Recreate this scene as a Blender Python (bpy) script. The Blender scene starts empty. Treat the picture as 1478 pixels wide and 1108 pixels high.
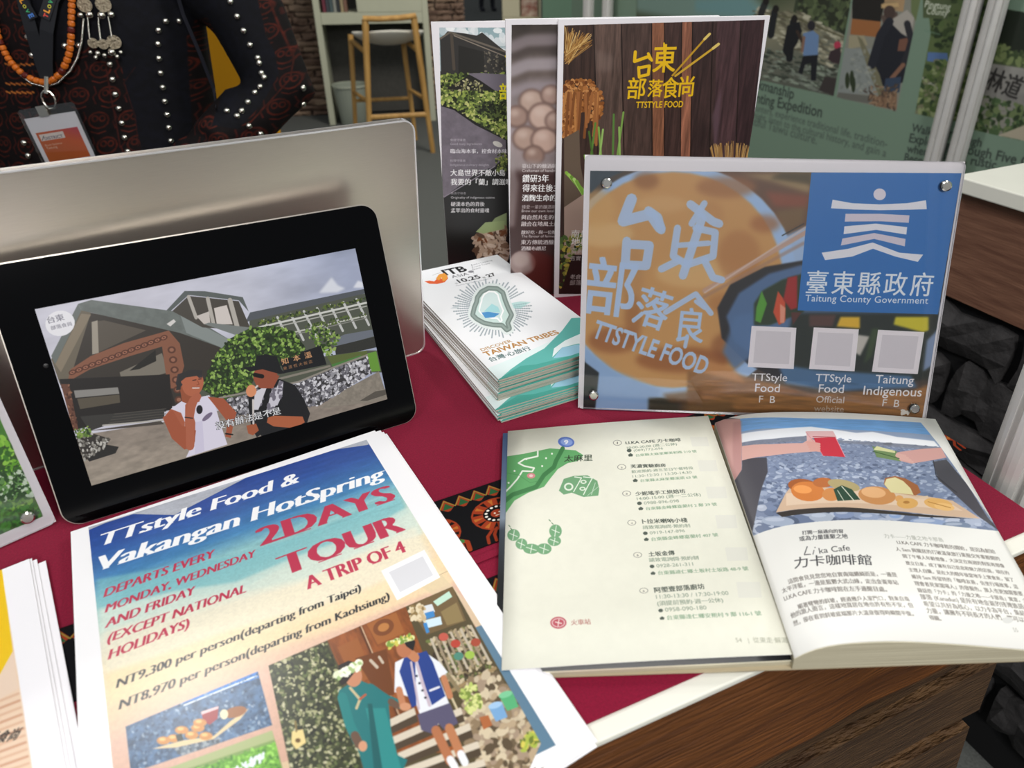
import bpy, bmesh, math, random
import numpy as np
from mathutils import Vector, Matrix
from mathutils.bvhtree import BVHTree

W, H = 1478, 1108
TOP = 0.9                       # height of the counter top
F, PITCH, ROLL, CX, CY = 1018.0, 0.489, 0.001, 798.0, 467.0
CAMZ = TOP + 0.352
random.seed(7)
rng = np.random.RandomState(11)
SC = bpy.context.scene
COL = SC.collection

# ---------------------------------------------------------------- camera
_fw = np.array([0, math.cos(PITCH), -math.sin(PITCH)])
_r = np.array([1., 0, 0]); _u = np.cross(_r, _fw)
_c, _s = math.cos(ROLL), math.sin(ROLL)
CR, CU = _c * _r + _s * _u, -_s * _r + _c * _u
CO = np.array([0, 0, CAMZ])
cam = bpy.data.cameras.new('camera'); camo = bpy.data.objects.new('camera', cam); COL.objects.link(camo)
cam.sensor_width = 36; cam.lens = F / W * 36
cam.shift_x = -(CX - W / 2) / W; cam.shift_y = (CY - H / 2) / W
cam.clip_start = 0.02; cam.clip_end = 200
camo.matrix_world = Matrix(((CR[0], CU[0], -_fw[0], 0), (CR[1], CU[1], -_fw[1], 0), (CR[2], CU[2], -_fw[2], CAMZ), (0, 0, 0, 1)))
cam.dof.use_dof = True; cam.dof.focus_distance = 0.62; cam.dof.aperture_fstop = 9.0
SC.camera = camo

# ---------------------------------------------------------------- light
SC.view_settings.view_transform = 'Standard'; SC.view_settings.look = 'None'
SC.view_settings.gamma = 1; SC.view_settings.use_curve_mapping = False
SC.view_settings.exposure = 0.0
wd = bpy.data.worlds.new('hall'); SC.world = wd; wd.use_nodes = True
wd.node_tree.nodes['Background'].inputs[0].default_value = (0.9, 0.95, 1.0, 1)
wd.node_tree.nodes['Background'].inputs[1].default_value = 0.22

def area(name, loc, to, size, watts, col=(1, 1, 1)):
    l = bpy.data.lights.new(name, 'AREA'); l.shape = 'DISK'; l.size = size; l.energy = watts; l.color = col
    o = bpy.data.objects.new(name, l); COL.objects.link(o); o.location = loc
    o.rotation_euler = (Vector(to) - Vector(loc)).to_track_quat('-Z', 'Y').to_euler()
    return o
area('hall_and_fill_light', (-1.75, 2.2, 3.4), (-0.1, 0.5, TOP), 0.5, 32, (1, 0.98, 0.96))
area('hall_and_fill_light', (0.9, -0.5, 3.2), (0.0, 0.5, TOP), 0.7, 21, (1, 0.97, 0.93))
area('hall_and_fill_light', (-0.9, -0.9, 3.3), (-0.2, 0.5, TOP), 0.9, 16, (0.97, 0.98, 1))
area('hall_and_fill_light', (0.5, -2.0, 2.35), (0.1, 0.6, TOP + .1), 0.8, 38, (1, 0.98, 0.96))  # added frontal fill from behind the camera, brightens the upright prints
area('hall_and_fill_light', (0.2, 3.4, 3.6), (-0.8, 5.2, 0.6), 0.9, 82, (1, 0.95, 0.88))
area('hall_and_fill_light', (2.2, 1.2, 3.0), (0.8, 2.6, 0.9), 0.6, 40, (1, 0.97, 0.94))

# ---------------------------------------------------------------- geometry helpers
def ray(px):
    px = np.asarray(px, float)
    return _fw + (px[..., 0:1] - CX) / F * CR - (px[..., 1:2] - CY) / F * CU
def on_z(px, z=TOP):
    d = ray(px); return CO + d * ((z - CO[2]) / d[..., 2:3])
def on_plane(px, p, n):
    d = ray(px); n = np.asarray(n, float)
    return CO + d * (((np.asarray(p) - CO) @ n) / (d @ n))[..., None]
def on_y(px, y): return on_plane(px, (0, y, 0), (0, 1, 0))
def V3(p): return Vector([float(a) for a in p])

def obj(name, bm, mat=None, parent=None, label=None, cat=None, group=None, kind=None, smooth=False):
    if isinstance(bm, bpy.types.Mesh): me = bm
    else:
        me = bpy.data.meshes.new(name); bm.normal_update(); bm.to_mesh(me); bm.free()
        if mat is not None:
            for m in (mat if isinstance(mat, (list, tuple)) else [mat]): me.materials.append(m)
        if smooth:
            for p in me.polygons: p.use_smooth = True
    o = bpy.data.objects.new(name, me); COL.objects.link(o)
    if parent is not None: o.parent = parent
    tag(o, label, cat, group, kind)
    return o
def tag(o, label=None, cat=None, group=None, kind=None):
    if label: o['label'] = label
    if cat: o['category'] = cat
    if group: o['group'] = group
    if kind: o['kind'] = kind
    return o
def thing(name, label, cat, mat=Matrix(), group=None):
    o = bpy.data.objects.new(name, None); COL.objects.link(o); o.matrix_world = mat; o.empty_display_size = 0.05
    return tag(o, label, cat, group)
def frame(o, yaw, lean=0.0, flat=False):
    """local X to the right, Y up the sheet, Z out of its face"""
    X = np.array([math.cos(yaw), math.sin(yaw), 0]); n = np.array([-math.sin(yaw), math.cos(yaw), 0])
    if flat: Y, Z = n, np.array([0, 0, 1.])
    else:
        Y = math.cos(lean) * np.array([0, 0, 1.]) + math.sin(lean) * n; Z = np.cross(X, Y)
    return Matrix(((X[0], Y[0], Z[0], o[0]), (X[1], Y[1], Z[1], o[1]), (X[2], Y[2], Z[2], o[2]), (0, 0, 0, 1)))

def add_box(bm, x0, x1, y0, y1, z0, z1, bev=0.0, m=None, mi=0):
    r = bmesh.ops.create_cube(bm, size=1); vs = r['verts']
    for v in vs: v.co = Vector(((x0 + x1) / 2 + v.co.x * (x1 - x0), (y0 + y1) / 2 + v.co.y * (y1 - y0), (z0 + z1) / 2 + v.co.z * (z1 - z0)))
    fs = set(f for v in vs for f in v.link_faces)
    for f in fs: f.material_index = mi
    if bev:
        es = list(set(e for v in vs for e in v.link_edges))
        q = bmesh.ops.bevel(bm, geom=es, offset=bev, segments=2, affect='EDGES', profile=0.5)
        vs = list(set(vs_ for f in q['faces'] for vs_ in f.verts) | set(v for v in vs if v.is_valid))
    if m is not None: bmesh.ops.transform(bm, matrix=m, verts=[v for v in vs if v.is_valid])
    return bm
def box(*a, **k): return add_box(bmesh.new(), *a, **k)
def rounded(w, h, r, n=6, x0=0, y0=0):
    pts = []
    for cx, cy, a0 in ((w - r, h - r, 0), (r, h - r, 90), (r, r, 180), (w - r, r, 270)):
        for i in range(n + 1):
            a = math.radians(a0 + 90 * i / n); pts.append((x0 + cx + r * math.cos(a), y0 + cy + r * math.sin(a)))
    return pts
def add_prism(bm, pts, z0, z1, mi=0, uvbox=None):
    n = len(pts)
    a = [bm.verts.new((p[0], p[1], z0)) for p in pts]; b = [bm.verts.new((p[0], p[1], z1)) for p in pts]
    f1 = bm.faces.new(b); f2 = bm.faces.new(a[::-1]); fs = [f1, f2]
    for i in range(n): fs.append(bm.faces.new((a[i], a[(i + 1) % n], b[(i + 1) % n], b[i])))
    for f in fs: f.material_index = mi
    if uvbox:
        uv = bm.loops.layers.uv.verify(); x0, x1, y0, y1 = uvbox
        for f in fs:
            for l in f.loops: l[uv].uv = ((l.vert.co.x - x0) / (x1 - x0), (l.vert.co.y - y0) / (y1 - y0))
    return fs
def prism(pts, z0, z1, mi=0, uvbox=None):
    bm = bmesh.new(); add_prism(bm, pts, z0, z1, mi, uvbox); return bm
def add_bar(bm, a, b, r0, r1=None, seg=8, flat=1.0, up=(0, 0, 1)):
    """tapered bar from a to b"""
    a, b = V3(a), V3(b); r1 = r0 if r1 is None else r1
    d = (b - a).normalized(); u = Vector(up)
    if abs(d.dot(u)) > 0.95: u = Vector((1, 0, 0))
    x = d.cross(u).normalized(); y = x.cross(d)
    rings = []
    for p, r in ((a, r0), (b, r1)):
        rings.append([bm.verts.new(p + x * math.cos(t) * r + y * math.sin(t) * r * flat) for t in [2 * math.pi * (i + .5) / seg for i in range(seg)]])
    for i in range(seg): bm.faces.new((rings[0][i], rings[0][(i + 1) % seg], rings[1][(i + 1) % seg], rings[1][i]))
    bm.faces.new(rings[0][::-1]); bm.faces.new(rings[1])
def bar(*a, **k):
    bm = bmesh.new(); add_bar(bm, *a, **k); return bm
def add_tube(bm, pts, radii, seg=10, closed_ends=True, ry=None):
    pts = [V3(p) for p in pts]; n = len(pts)
    radii = radii if hasattr(radii, '__len__') else [radii] * n
    rings = []; ref = None
    for i, p in enumerate(pts):
        d = (pts[min(i + 1, n - 1)] - pts[max(i - 1, 0)]).normalized()
        if ref is None:
            ref = Vector((0, 1, 0)) if abs(d.y) < 0.9 else Vector((1, 0, 0))
        x = d.cross(ref).normalized(); y = x.cross(d).normalized()
        r = radii[i]; rx, rr = (r if isinstance(r, tuple) else (r, r))
        rings.append([bm.verts.new(p + x * math.cos(t) * rx + y * math.sin(t) * rr) for t in [2 * math.pi * k / seg for k in range(seg)]])
    for i in range(n - 1):
        for k in range(seg): bm.faces.new((rings[i][k], rings[i][(k + 1) % seg], rings[i + 1][(k + 1) % seg], rings[i + 1][k]))
    if closed_ends: bm.faces.new(rings[0][::-1]); bm.faces.new(rings[-1])
    return bm
def add_ball(bm, c, r, seg=10, rings=6, scale=(1, 1, 1)):
    q = bmesh.ops.create_uvsphere(bm, u_segments=seg, v_segments=rings, radius=r)
    for v in q['verts']: v.co = Vector((v.co.x * scale[0], v.co.y * scale[1], v.co.z * scale[2])) + V3(c)
def add_cyl(bm, r0, r1, z0, z1, seg=24, c=(0, 0)):
    a = [bm.verts.new((c[0] + r0 * math.cos(t), c[1] + r0 * math.sin(t), z0)) for t in [2 * math.pi * i / seg for i in range(seg)]]
    b = [bm.verts.new((c[0] + r1 * math.cos(t), c[1] + r1 * math.sin(t), z1)) for t in [2 * math.pi * i / seg for i in range(seg)]]
    for i in range(seg): bm.faces.new((a[i], a[(i + 1) % seg], b[(i + 1) % seg], b[i]))
    bm.faces.new(a[::-1]); bm.faces.new(b)

# ---------------------------------------------------------------- materials
def srgb(c):
    if isinstance(c, str): c = [int(c[i:i + 2], 16) / 255 for i in (0, 2, 4)]
    else: c = [x / 255 for x in c]
    return tuple(x / 12.92 if x <= .04045 else ((x + .055) / 1.055) ** 2.4 for x in c)
def material(name, col, rough=.5, metal=0., var=0., scale=20., stretch=(1, 1, 1), bump=0., spec=.5, col2=None, detail=5, coat=0., obj_co=True, bscale=None, trans=0., ior=1.45, alpha=1., sheen=0.):
    m = bpy.data.materials.new(name); m.use_nodes = True; nt = m.node_tree; b = nt.nodes['Principled BSDF']
    c = srgb(col); b.inputs['Base Color'].default_value = (*c, 1); b.inputs['Roughness'].default_value = rough
    b.inputs['Metallic'].default_value = metal; b.inputs['Specular IOR Level'].default_value = spec
    b.inputs['Coat Weight'].default_value = coat; b.inputs['Transmission Weight'].default_value = trans; b.inputs['IOR'].default_value = ior
    b.inputs['Alpha'].default_value = alpha; b.inputs['Sheen Weight'].default_value = sheen
    tc = nt.nodes.new('ShaderNodeTexCoord'); mp = nt.nodes.new('ShaderNodeMapping'); mp.inputs['Scale'].default_value = stretch
    nt.links.new(tc.outputs['Object'], mp.inputs['Vector'])
    nz = nt.nodes.new('ShaderNodeTexNoise'); nz.inputs['Scale'].default_value = scale; nz.inputs['Detail'].default_value = detail
    nt.links.new(mp.outputs[0], nz.inputs['Vector'])
    if col2 is not None or var:
        rp = nt.nodes.new('ShaderNodeValToRGB'); rp.color_ramp.elements[0].position = .32; rp.color_ramp.elements[1].position = .68
        c2 = srgb(col2) if col2 is not None else tuple(x * (1 + var) for x in c)
        c1 = c if col2 is not None else tuple(x * (1 - var) for x in c)
        rp.color_ramp.elements[0].color = (*c1, 1); rp.color_ramp.elements[1].color = (*c2, 1)
        nt.links.new(nz.outputs['Fac'], rp.inputs['Fac']); nt.links.new(rp.outputs['Color'], b.inputs['Base Color'])
    if bump:
        bp = nt.nodes.new('ShaderNodeBump'); bp.inputs['Strength'].default_value = bump; bp.inputs['Distance'].default_value = .01
        src = nz
        if bscale:
            src = nt.nodes.new('ShaderNodeTexNoise'); src.inputs['Scale'].default_value = bscale; src.inputs['Detail'].default_value = 6
            nt.links.new(mp.outputs[0], src.inputs['Vector'])
        nt.links.new(src.outputs['Fac'], bp.inputs['Height']); nt.links.new(bp.outputs['Normal'], b.inputs['Normal'])
    return m
def print_mat(name, canvas, rough=.4, spec=.5, coat=0., emit=0., repeat=False):
    im = bpy.data.images.new(name, canvas.w, canvas.h); im.colorspace_settings.name = 'sRGB'
    buf = np.ones((canvas.h, canvas.w, 4), np.float32); buf[..., :3] = np.clip(canvas.a[::-1], 0, 1)
    im.pixels.foreach_set(buf.ravel()); im.update()
    m = bpy.data.materials.new(name); m.use_nodes = True; nt = m.node_tree; b = nt.nodes['Principled BSDF']
    t = nt.nodes.new('ShaderNodeTexImage'); t.image = im; t.extension = 'REPEAT' if repeat else 'EXTEND'
    nt.links.new(t.outputs['Color'], b.inputs['Base Color'])
    b.inputs['Roughness'].default_value = rough; b.inputs['Specular IOR Level'].default_value = spec; b.inputs['Coat Weight'].default_value = coat
    if emit:
        b.inputs['Base Color'].default_value = (0, 0, 0, 1)
        nt.links.remove(b.inputs['Base Color'].links[0]); b.inputs['Base Color'].default_value = (.004, .004, .004, 1)
        nt.links.new(t.outputs['Color'], b.inputs['Emission Color']); b.inputs['Emission Strength'].default_value = emit
    return m

# ---------------------------------------------------------------- a small print shop: flat artwork drawn into arrays
_glyph = {}
def glyphs(s, bold=0., spacing=1.):
    bold *= 0. if any(ord(c) > 0x2E80 for c in s) else .7
    k = (s, bold, spacing)
    if k in _glyph: return _glyph[k]
    c = bpy.data.curves.new('type', 'FONT'); c.body = s; c.offset = bold; c.space_character = spacing; c.resolution_u = 3
    o = bpy.data.objects.new('type', c); COL.objects.link(o)
    dg = bpy.context.evaluated_depsgraph_get(); ev = o.evaluated_get(dg); me = ev.to_mesh()
    co = np.zeros(len(me.vertices) * 3, np.float32); me.vertices.foreach_get('co', co); co = co.reshape(-1, 3)[:, :2]
    me.calc_loop_triangles(); tri = np.zeros(len(me.loop_triangles) * 3, np.int32); me.loop_triangles.foreach_get('vertices', tri)
    t = co[tri].reshape(-1, 3, 2).astype(float)
    ev.to_mesh_clear(); bpy.data.objects.remove(o); bpy.data.curves.remove(c)
    ar = (t[:, 1, 0] - t[:, 0, 0]) * (t[:, 2, 1] - t[:, 0, 1]) - (t[:, 1, 1] - t[:, 0, 1]) * (t[:, 2, 0] - t[:, 0, 0])
    t[ar < 0] = t[ar < 0][:, ::-1]
    _glyph[k] = t
    return t
def vnoise(h, w, cell, seed=0, octv=3):
    r = np.random.RandomState(seed); out = np.zeros((h, w)); amp = 1; tot = 0
    cx, cy = cell if isinstance(cell, tuple) else (cell, cell)
    for _ in range(octv):
        gh, gw = int(h / cy) + 3, int(w / cx) + 3; g = r.rand(gh, gw)
        y = np.arange(h) / cy; x = np.arange(w) / cx; yi = y.astype(int); xi = x.astype(int)
        fy = (y - yi)[:, None]; fx = (x - xi)[None]; fy = fy * fy * (3 - 2 * fy); fx = fx * fx * (3 - 2 * fx)
        a = g[yi][:, xi] * (1 - fx) + g[yi][:, xi + 1] * fx; b = g[yi + 1][:, xi] * (1 - fx) + g[yi + 1][:, xi + 1] * fx
        out += amp * (a * (1 - fy) + b * fy); tot += amp; amp *= .5; cx = max(cx / 2, 1.01); cy = max(cy / 2, 1.01)
    return out / tot
def RGB(c):
    if isinstance(c, str): return np.array([int(c[i:i + 2], 16) / 255 for i in (0, 2, 4)])
    return np.array(c, float) / 255
def blur(a, r):
    r = int(r)
    if r < 1: return a
    for ax in (0, 1):
        for _ in range(2):
            p = np.concatenate([np.repeat(a.take([0], ax), r + 1, ax), a, np.repeat(a.take([-1], ax), r, ax)], ax)
            c = np.cumsum(p, ax); n = a.shape[ax]
            a = (c.take(range(2 * r + 1, 2 * r + 1 + n), ax) - c.take(range(0, n), ax)) / (2 * r + 1)
    return a
class Canvas:
    def __init__(s, w, h, bg='ffffff', mapf=None):
        s.w, s.h = int(w), int(h); s.a = np.zeros((s.h, s.w, 3)) + RGB(bg); s.mapf = mapf; s.clip = None; s.zm = (0, 0, 1)
    def z(s, x, y, k): s.zm = (x, y, k); return s
    def M(s, pts):
        p = np.asarray(pts, float).reshape(-1, 2)
        p = np.array([s.zm[0], s.zm[1]]) + p / s.zm[2]
        return s.mapf(p) if s.mapf else p
    def cov(s, polys, nz=True):
        """exact-in-x coverage of a list of closed polygons given in canvas pixels"""
        E0 = np.concatenate(polys); E1 = np.concatenate([np.roll(p, -1, 0) for p in polys])
        x0 = int(max(0, math.floor(E0[:, 0].min()) - 1)); x1 = int(min(s.w, math.ceil(E0[:, 0].max()) + 2))
        y0 = int(max(0, math.floor(E0[:, 1].min()) - 1)); y1 = int(min(s.h, math.ceil(E0[:, 1].max()) + 1))
        if x1 <= x0 or y1 <= y0: return None
        SS = 4; h = (y1 - y0) * SS; w = x1 - x0
        ya = (E0[:, 1] - y0) * SS - .5; yb = (E1[:, 1] - y0) * SS - .5; sg = np.where(yb > ya, 1., -1.)
        lo, hi = np.minimum(ya, yb), np.maximum(ya, yb)
        r0 = np.clip(np.ceil(lo), 0, h).astype(int); r1 = np.clip(np.ceil(hi), 0, h).astype(int); n = np.maximum(r1 - r0, 0)
        if n.sum() == 0: return None
        k = np.repeat(np.arange(len(n)), n); row = np.arange(n.sum()) - np.repeat(np.cumsum(n) - n, n) + r0[k]
        t = (row - ya[k]) / (yb[k] - ya[k]); x = E0[k, 0] + t * (E1[k, 0] - E0[k, 0]) - x0
        x = np.clip(x, 0, w); xi = np.minimum(x.astype(int), w - 1) if w else x.astype(int); fr = x - xi
        acc = np.bincount(row * (w + 1) + xi, sg[k] * (1 - fr), h * (w + 1)) + np.bincount(np.minimum(row * (w + 1) + xi + 1, h * (w + 1) - 1), sg[k] * fr, h * (w + 1))
        c = np.cumsum(acc.reshape(h, w + 1), 1)[:, :w]
        c = np.clip(np.abs(c), 0, 1).reshape(y1 - y0, SS, w).mean(1)
        return c, x0, y0
    def fill(s, cv, col, a=1., soft=0, tex=None):
        if cv is None: return
        c, x0, y0 = cv
        if soft:
            m = int(soft * 2 + 2); X0, Y0 = max(0, x0 - m), max(0, y0 - m); X1, Y1 = min(s.w, x0 + c.shape[1] + m), min(s.h, y0 + c.shape[0] + m)
            d = np.zeros((Y1 - Y0, X1 - X0)); d[y0 - Y0:y0 - Y0 + c.shape[0], x0 - X0:x0 - X0 + c.shape[1]] = c
            c = blur(d, soft); x0, y0 = X0, Y0
        h, w = c.shape
        if s.clip is not None: c = c * s.clip[y0:y0 + h, x0:x0 + w]
        c = (c * a)[..., None]; R = s.a[y0:y0 + h, x0:x0 + w]
        cc = RGB(col) if tex is None else tex[y0:y0 + h, x0:x0 + w]
        R[:] = R * (1 - c) + cc * c
    def setclip(s, pts=None):
        s.clip = None
        if pts is not None:
            m = np.zeros((s.h, s.w)); q = s.cov([s.M(pts)])
            if q: c, x0, y0 = q; m[y0:y0 + c.shape[0], x0:x0 + c.shape[1]] = c
            s.clip = m
    def poly(s, pts, col, a=1., soft=0): s.fill(s.cov([s.M(pts)]), col, a, soft)
    def flat(s, *a):
        """poly with a flat list: col, x,y,x,y..."""
        s.poly(np.array(a[1:], float).reshape(-1, 2), a[0])
    def grad(s, pts, stops, p0, p1, a=1.):
        """polygon filled with a ramp running from p0 to p1"""
        q0, q1 = s.M([p0, p1]); d = q1 - q0; L = d @ d
        yy, xx = np.mgrid[0:s.h, 0:s.w]; t = ((xx - q0[0]) * d[0] + (yy - q0[1]) * d[1]) / L
        T = np.stack([np.interp(t, [k[0] for k in stops], [RGB(k[1])[i] for k in stops]) for i in range(3)], -1)
        s.fill(s.cov([s.M(pts)]), None, a, 0, T)
    def ell(s, x, y, rx, ry=None, col='000000', a=1., ang=0, soft=0, n=20):
        ry = ry or rx; t = np.linspace(0, 2 * math.pi, n, endpoint=False); u, v = rx * np.cos(t), ry * np.sin(t); c, d = math.cos(ang), math.sin(ang)
        s.poly(np.stack([x + u * c - v * d, y + u * d + v * c], 1), col, a, soft)
    def line(s, pts, wd, col, a=1., soft=0, closed=False):
        p = np.asarray(pts, float).reshape(-1, 2)
        if closed: p = np.concatenate([p, p[:1]])
        polys = []
        t = np.linspace(0, 2 * math.pi, 8, endpoint=False)
        for i in range(len(p) - 1):
            d = p[i + 1] - p[i]; L = np.hypot(*d)
            if L < 1e-9: continue
            n = np.array([-d[1], d[0]]) / L * wd / 2
            polys.append(np.array([p[i] + n, p[i + 1] + n, p[i + 1] - n, p[i] - n]))
        for q in p: polys.append(np.stack([q[0] - wd / 2 * np.cos(t) * -1, q[1] + wd / 2 * np.sin(t)], 1))
        out = []
        for q in polys:
            q = s.M(q); ar = np.sum(q[:, 0] * np.roll(q[:, 1], -1) - q[:, 1] * np.roll(q[:, 0], -1)); out.append(q if ar > 0 else q[::-1])
        s.fill(s.cov(out), col, a, soft)
    def mod(s, pts, amp, cell, seed=0, octv=4, tint=(1, 1, 1), thr=None):
        """multiply the area by noise: grain of the printed picture"""
        q = s.cov([s.M(pts)])
        if q is None: return
        c, x0, y0 = q; h, w = c.shape; nz = vnoise(h, w, cell, seed, octv) * 2 - 1
        if thr is not None: nz = np.tanh(nz * thr)
        if s.clip is not None: c = c * s.clip[y0:y0 + h, x0:x0 + w]
        R = s.a[y0:y0 + h, x0:x0 + w]; R *= 1 + (amp * nz * c)[..., None] * np.array(tint)
    def scatter(s, pts, n, size, cols, seed=0, asp=.6, ang=None, a=1., jit=.5):
        """blobs strewn inside a polygon: leaves, pebbles"""
        r = np.random.RandomState(seed); P = np.asarray(pts, float).reshape(-1, 2); lo, hi = P.min(0), P.max(0)
        q = P; k = 0; m = 0
        while k < n and m < n * 12:
            m += 1; x, y = lo + r.rand(2) * (hi - lo)
            x1, y1 = q[:, 0], q[:, 1]; x2, y2 = np.roll(x1, -1), np.roll(y1, -1)
            cr = ((y1 > y) != (y2 > y)) & (x < (x2 - x1) * (y - y1) / (y2 - y1 + 1e-12) + x1)
            if cr.sum() % 2 == 0: continue
            k += 1; z = size * (1 + jit * (r.rand() * 2 - 1)); an = r.rand() * math.pi if ang is None else ang + (r.rand() - .5) * .6
            s.ell(x, y, z, z * asp, cols[r.randint(len(cols))], a, an, n=8)
    def text(s, txt, p0, p1, col, bold=0., hk=1., a=1., style=None, slant=0., spacing=1., soft=0, top=None, fat=4):
        """text on the baseline p0-p1 (picture points); hk scales its height, or top gives a point at cap height"""
        t = glyphs(txt, bold, spacing)
        if len(t) == 0: return
        xmin, xmax = t[..., 0].min(), t[..., 0].max()
        q0, q1 = s.M([p0, p1]); d = (q1 - q0) / (xmax - xmin); n = np.array([d[1], -d[0]]) * hk
        if top is not None: n = (s.M([top])[0] - q0) / .7
        if style == 'didone':
            s.didone(t, q0, d, n, col, a, slant, xmin, fat); return
        x = t[..., 0] - xmin + slant * t[..., 1]
        P = q0 + x[..., None] * d + t[..., 1][..., None] * n
        if bold > 0 and any(ord(ch) > 0x2E80 for ch in txt):
            e = bold * .34; P = np.concatenate([P + ox * e * d + oy * e * n for ox, oy in ((-1, -.7), (1, -.7), (-1, .7), (1, .7), (0, 0))])
        s.fill(s.cov(list(P)), col, a, soft)
    def didone(s, t, q0, d, n, col, a, slant, xmin, fat=4):
        """fat stems, thin hairlines and slab serifs cut from the plain letter shapes"""
        K = 90; w = int((t[..., 0].max() - xmin) * K) + 60; h = int(1.5 * K); c = Canvas(w, h)
        P = np.stack([(t[..., 0] - xmin) * K + 30, (1.05 - t[..., 1]) * K], -1); q = c.cov(list(P)); m = np.zeros((h, w)); m[q[2]:q[2] + q[0].shape[0], q[1]:q[1] + q[0].shape[1]] = q[0]
        er = np.minimum.reduce([np.roll(m, k, 0) for k in ((-2, -1, 0, 1, 2) if fat > 4 else (-1, 0, 1))])
        o = er.copy()
        for k in range(-fat, fat + 1): o = np.maximum(o, np.roll(er, k, 1))
        for yb in (1.05, 1.05 - .73, 1.05 - .535):
            y = int(yb * K); sl = slice(y - 2 if yb > 1 else y - 1, y + 2 if yb <= 1 else y + 1); base = o[y - 6] if yb > 1 else o[y + 6]
            core = (m[y - 4] if yb > 1 else m[y + 3]) > .5
            ext = np.zeros(w)
            for k in range(-5, 6): ext = np.maximum(ext, np.roll(core.astype(float), k))
            if yb < .5: ext = ext * (base > 0).max()
            o[sl] = np.maximum(o[sl], ext[None] * (.9 if yb != 1.05 - .535 else 0))
        # map back onto the sheet
        A = np.array([[d[0], n[0]], [d[1], n[1]]]); corners = []
        for gx, gy in ((-.35, -.45), (w / K, -.45), (w / K, 1.1), (-.35, 1.1)): corners.append(q0 + A @ np.array([gx + slant * gy, gy]))
        cr = np.array(corners); x0, y0 = np.maximum(np.floor(cr.min(0)).astype(int), 0); x1, y1 = np.minimum(np.ceil(cr.max(0)).astype(int), [s.w, s.h])
        if x1 <= x0 or y1 <= y0: return
        acc = 0; Ai = np.linalg.inv(A)
        for ox, oy in ((.25, .25), (.75, .25), (.25, .75), (.75, .75)):
            yy, xx = np.mgrid[y0:y1, x0:x1]; rel = np.stack([xx + ox - q0[0], yy + oy - q0[1]], -1) @ Ai.T
            gy = rel[..., 1]; gx = rel[..., 0] - slant * gy
            ix = np.clip(gx * K + 30, 0, w - 1).astype(int); iy = np.clip((1.05 - gy) * K, 0, h - 1).astype(int); acc = acc + o[iy, ix]
        s.fill((np.clip(acc / 4, 0, 1), x0, y0), col, a)
def lines_block(c, strs, p0, p1, step, col, **k):
    """several lines below each other; step is the offset in picture points"""
    for i, t in enumerate(strs):
        if t: c.text(t, (p0[0] + step[0] * i, p0[1] + step[1] * i), (p1[0] + step[0] * i, p1[1] + step[1] * i), col, **k)
def project(P):
    P = np.asarray(P, float) - CO; zz = P @ _fw; return np.stack([CX + F * (P @ CR) / zz, CY - F * (P @ CU) / zz], -1)
def frame_map(M, w, h, cw, ch):
    """photo point -> artwork pixel of a flat sheet standing or lying in frame M"""
    Mn = np.array(M); o, X, Y, Z = Mn[:3, 3], Mn[:3, 0], Mn[:3, 1], Mn[:3, 2]
    def f(p):
        P = on_plane(p, o, Z) - o
        return np.stack([(P @ X) / w * cw, (1 - (P @ Y) / h) * ch], -1)
    return f

# ================================================================ materials used in several places
M_white = material('white_laminate', 'e9e8dc', .45, var=.03, scale=8)
M_paper = material('white_paper', 'f4f3f4', .6, var=.015, scale=30)
M_cream = material('cream_paper', 'e6e0c8', .7, var=.05, scale=60)
M_alu = material('brushed_aluminium', 'cbc4ba', .34, metal=.9, var=.03, scale=60, stretch=(1, 40, 1))
M_chrome = material('chrome', 'd8d6d0', .18, metal=1.)
M_black = material('black_plastic', '0b0b0c', .35)
M_crimson = material('crimson_cloth', '800b2e', .85, var=.16, scale=900, bump=.12, spec=.2, sheen=.1)
M_sage = material('sage_panel', '6f8a76', .7, var=.03, scale=5)
M_floor = material('grey_carpet', '5d5f5c', .95, var=.2, scale=220, spec=.1)
M_pole = material('anodised_pole', 'dcdad6', .4, metal=.25, var=.03, scale=30)
M_groove = material('pole_groove', '6d6a68', .5, metal=.3)

def acrylic(name='clear_acrylic', tint='fcfdfd', base=.05):
    m = bpy.data.materials.new(name); m.use_nodes = True; nt = m.node_tree; nt.nodes.remove(nt.nodes['Principled BSDF'])
    out = nt.nodes['Material Output']; tr = nt.nodes.new('ShaderNodeBsdfTransparent'); gl = nt.nodes.new('ShaderNodeBsdfGlossy'); mx = nt.nodes.new('ShaderNodeMixShader')
    tr.inputs[0].default_value = (*srgb(tint), 1); gl.inputs['Roughness'].default_value = .02; fr = nt.nodes.new('ShaderNodeFresnel'); fr.inputs[0].default_value = 1.45
    nt.links.new(fr.outputs[0], mx.inputs[0]); nt.links.new(tr.outputs[0], mx.inputs[1]); nt.links.new(gl.outputs[0], mx.inputs[2]); nt.links.new(mx.outputs[0], out.inputs[0])
    return m
M_acr = acrylic()

# ================================================================ floor
fb = bmesh.new(); add_box(fb, -9, 9, -3, 22, -.05, 0)
obj('floor', fb, M_floor, kind='structure')

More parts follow.
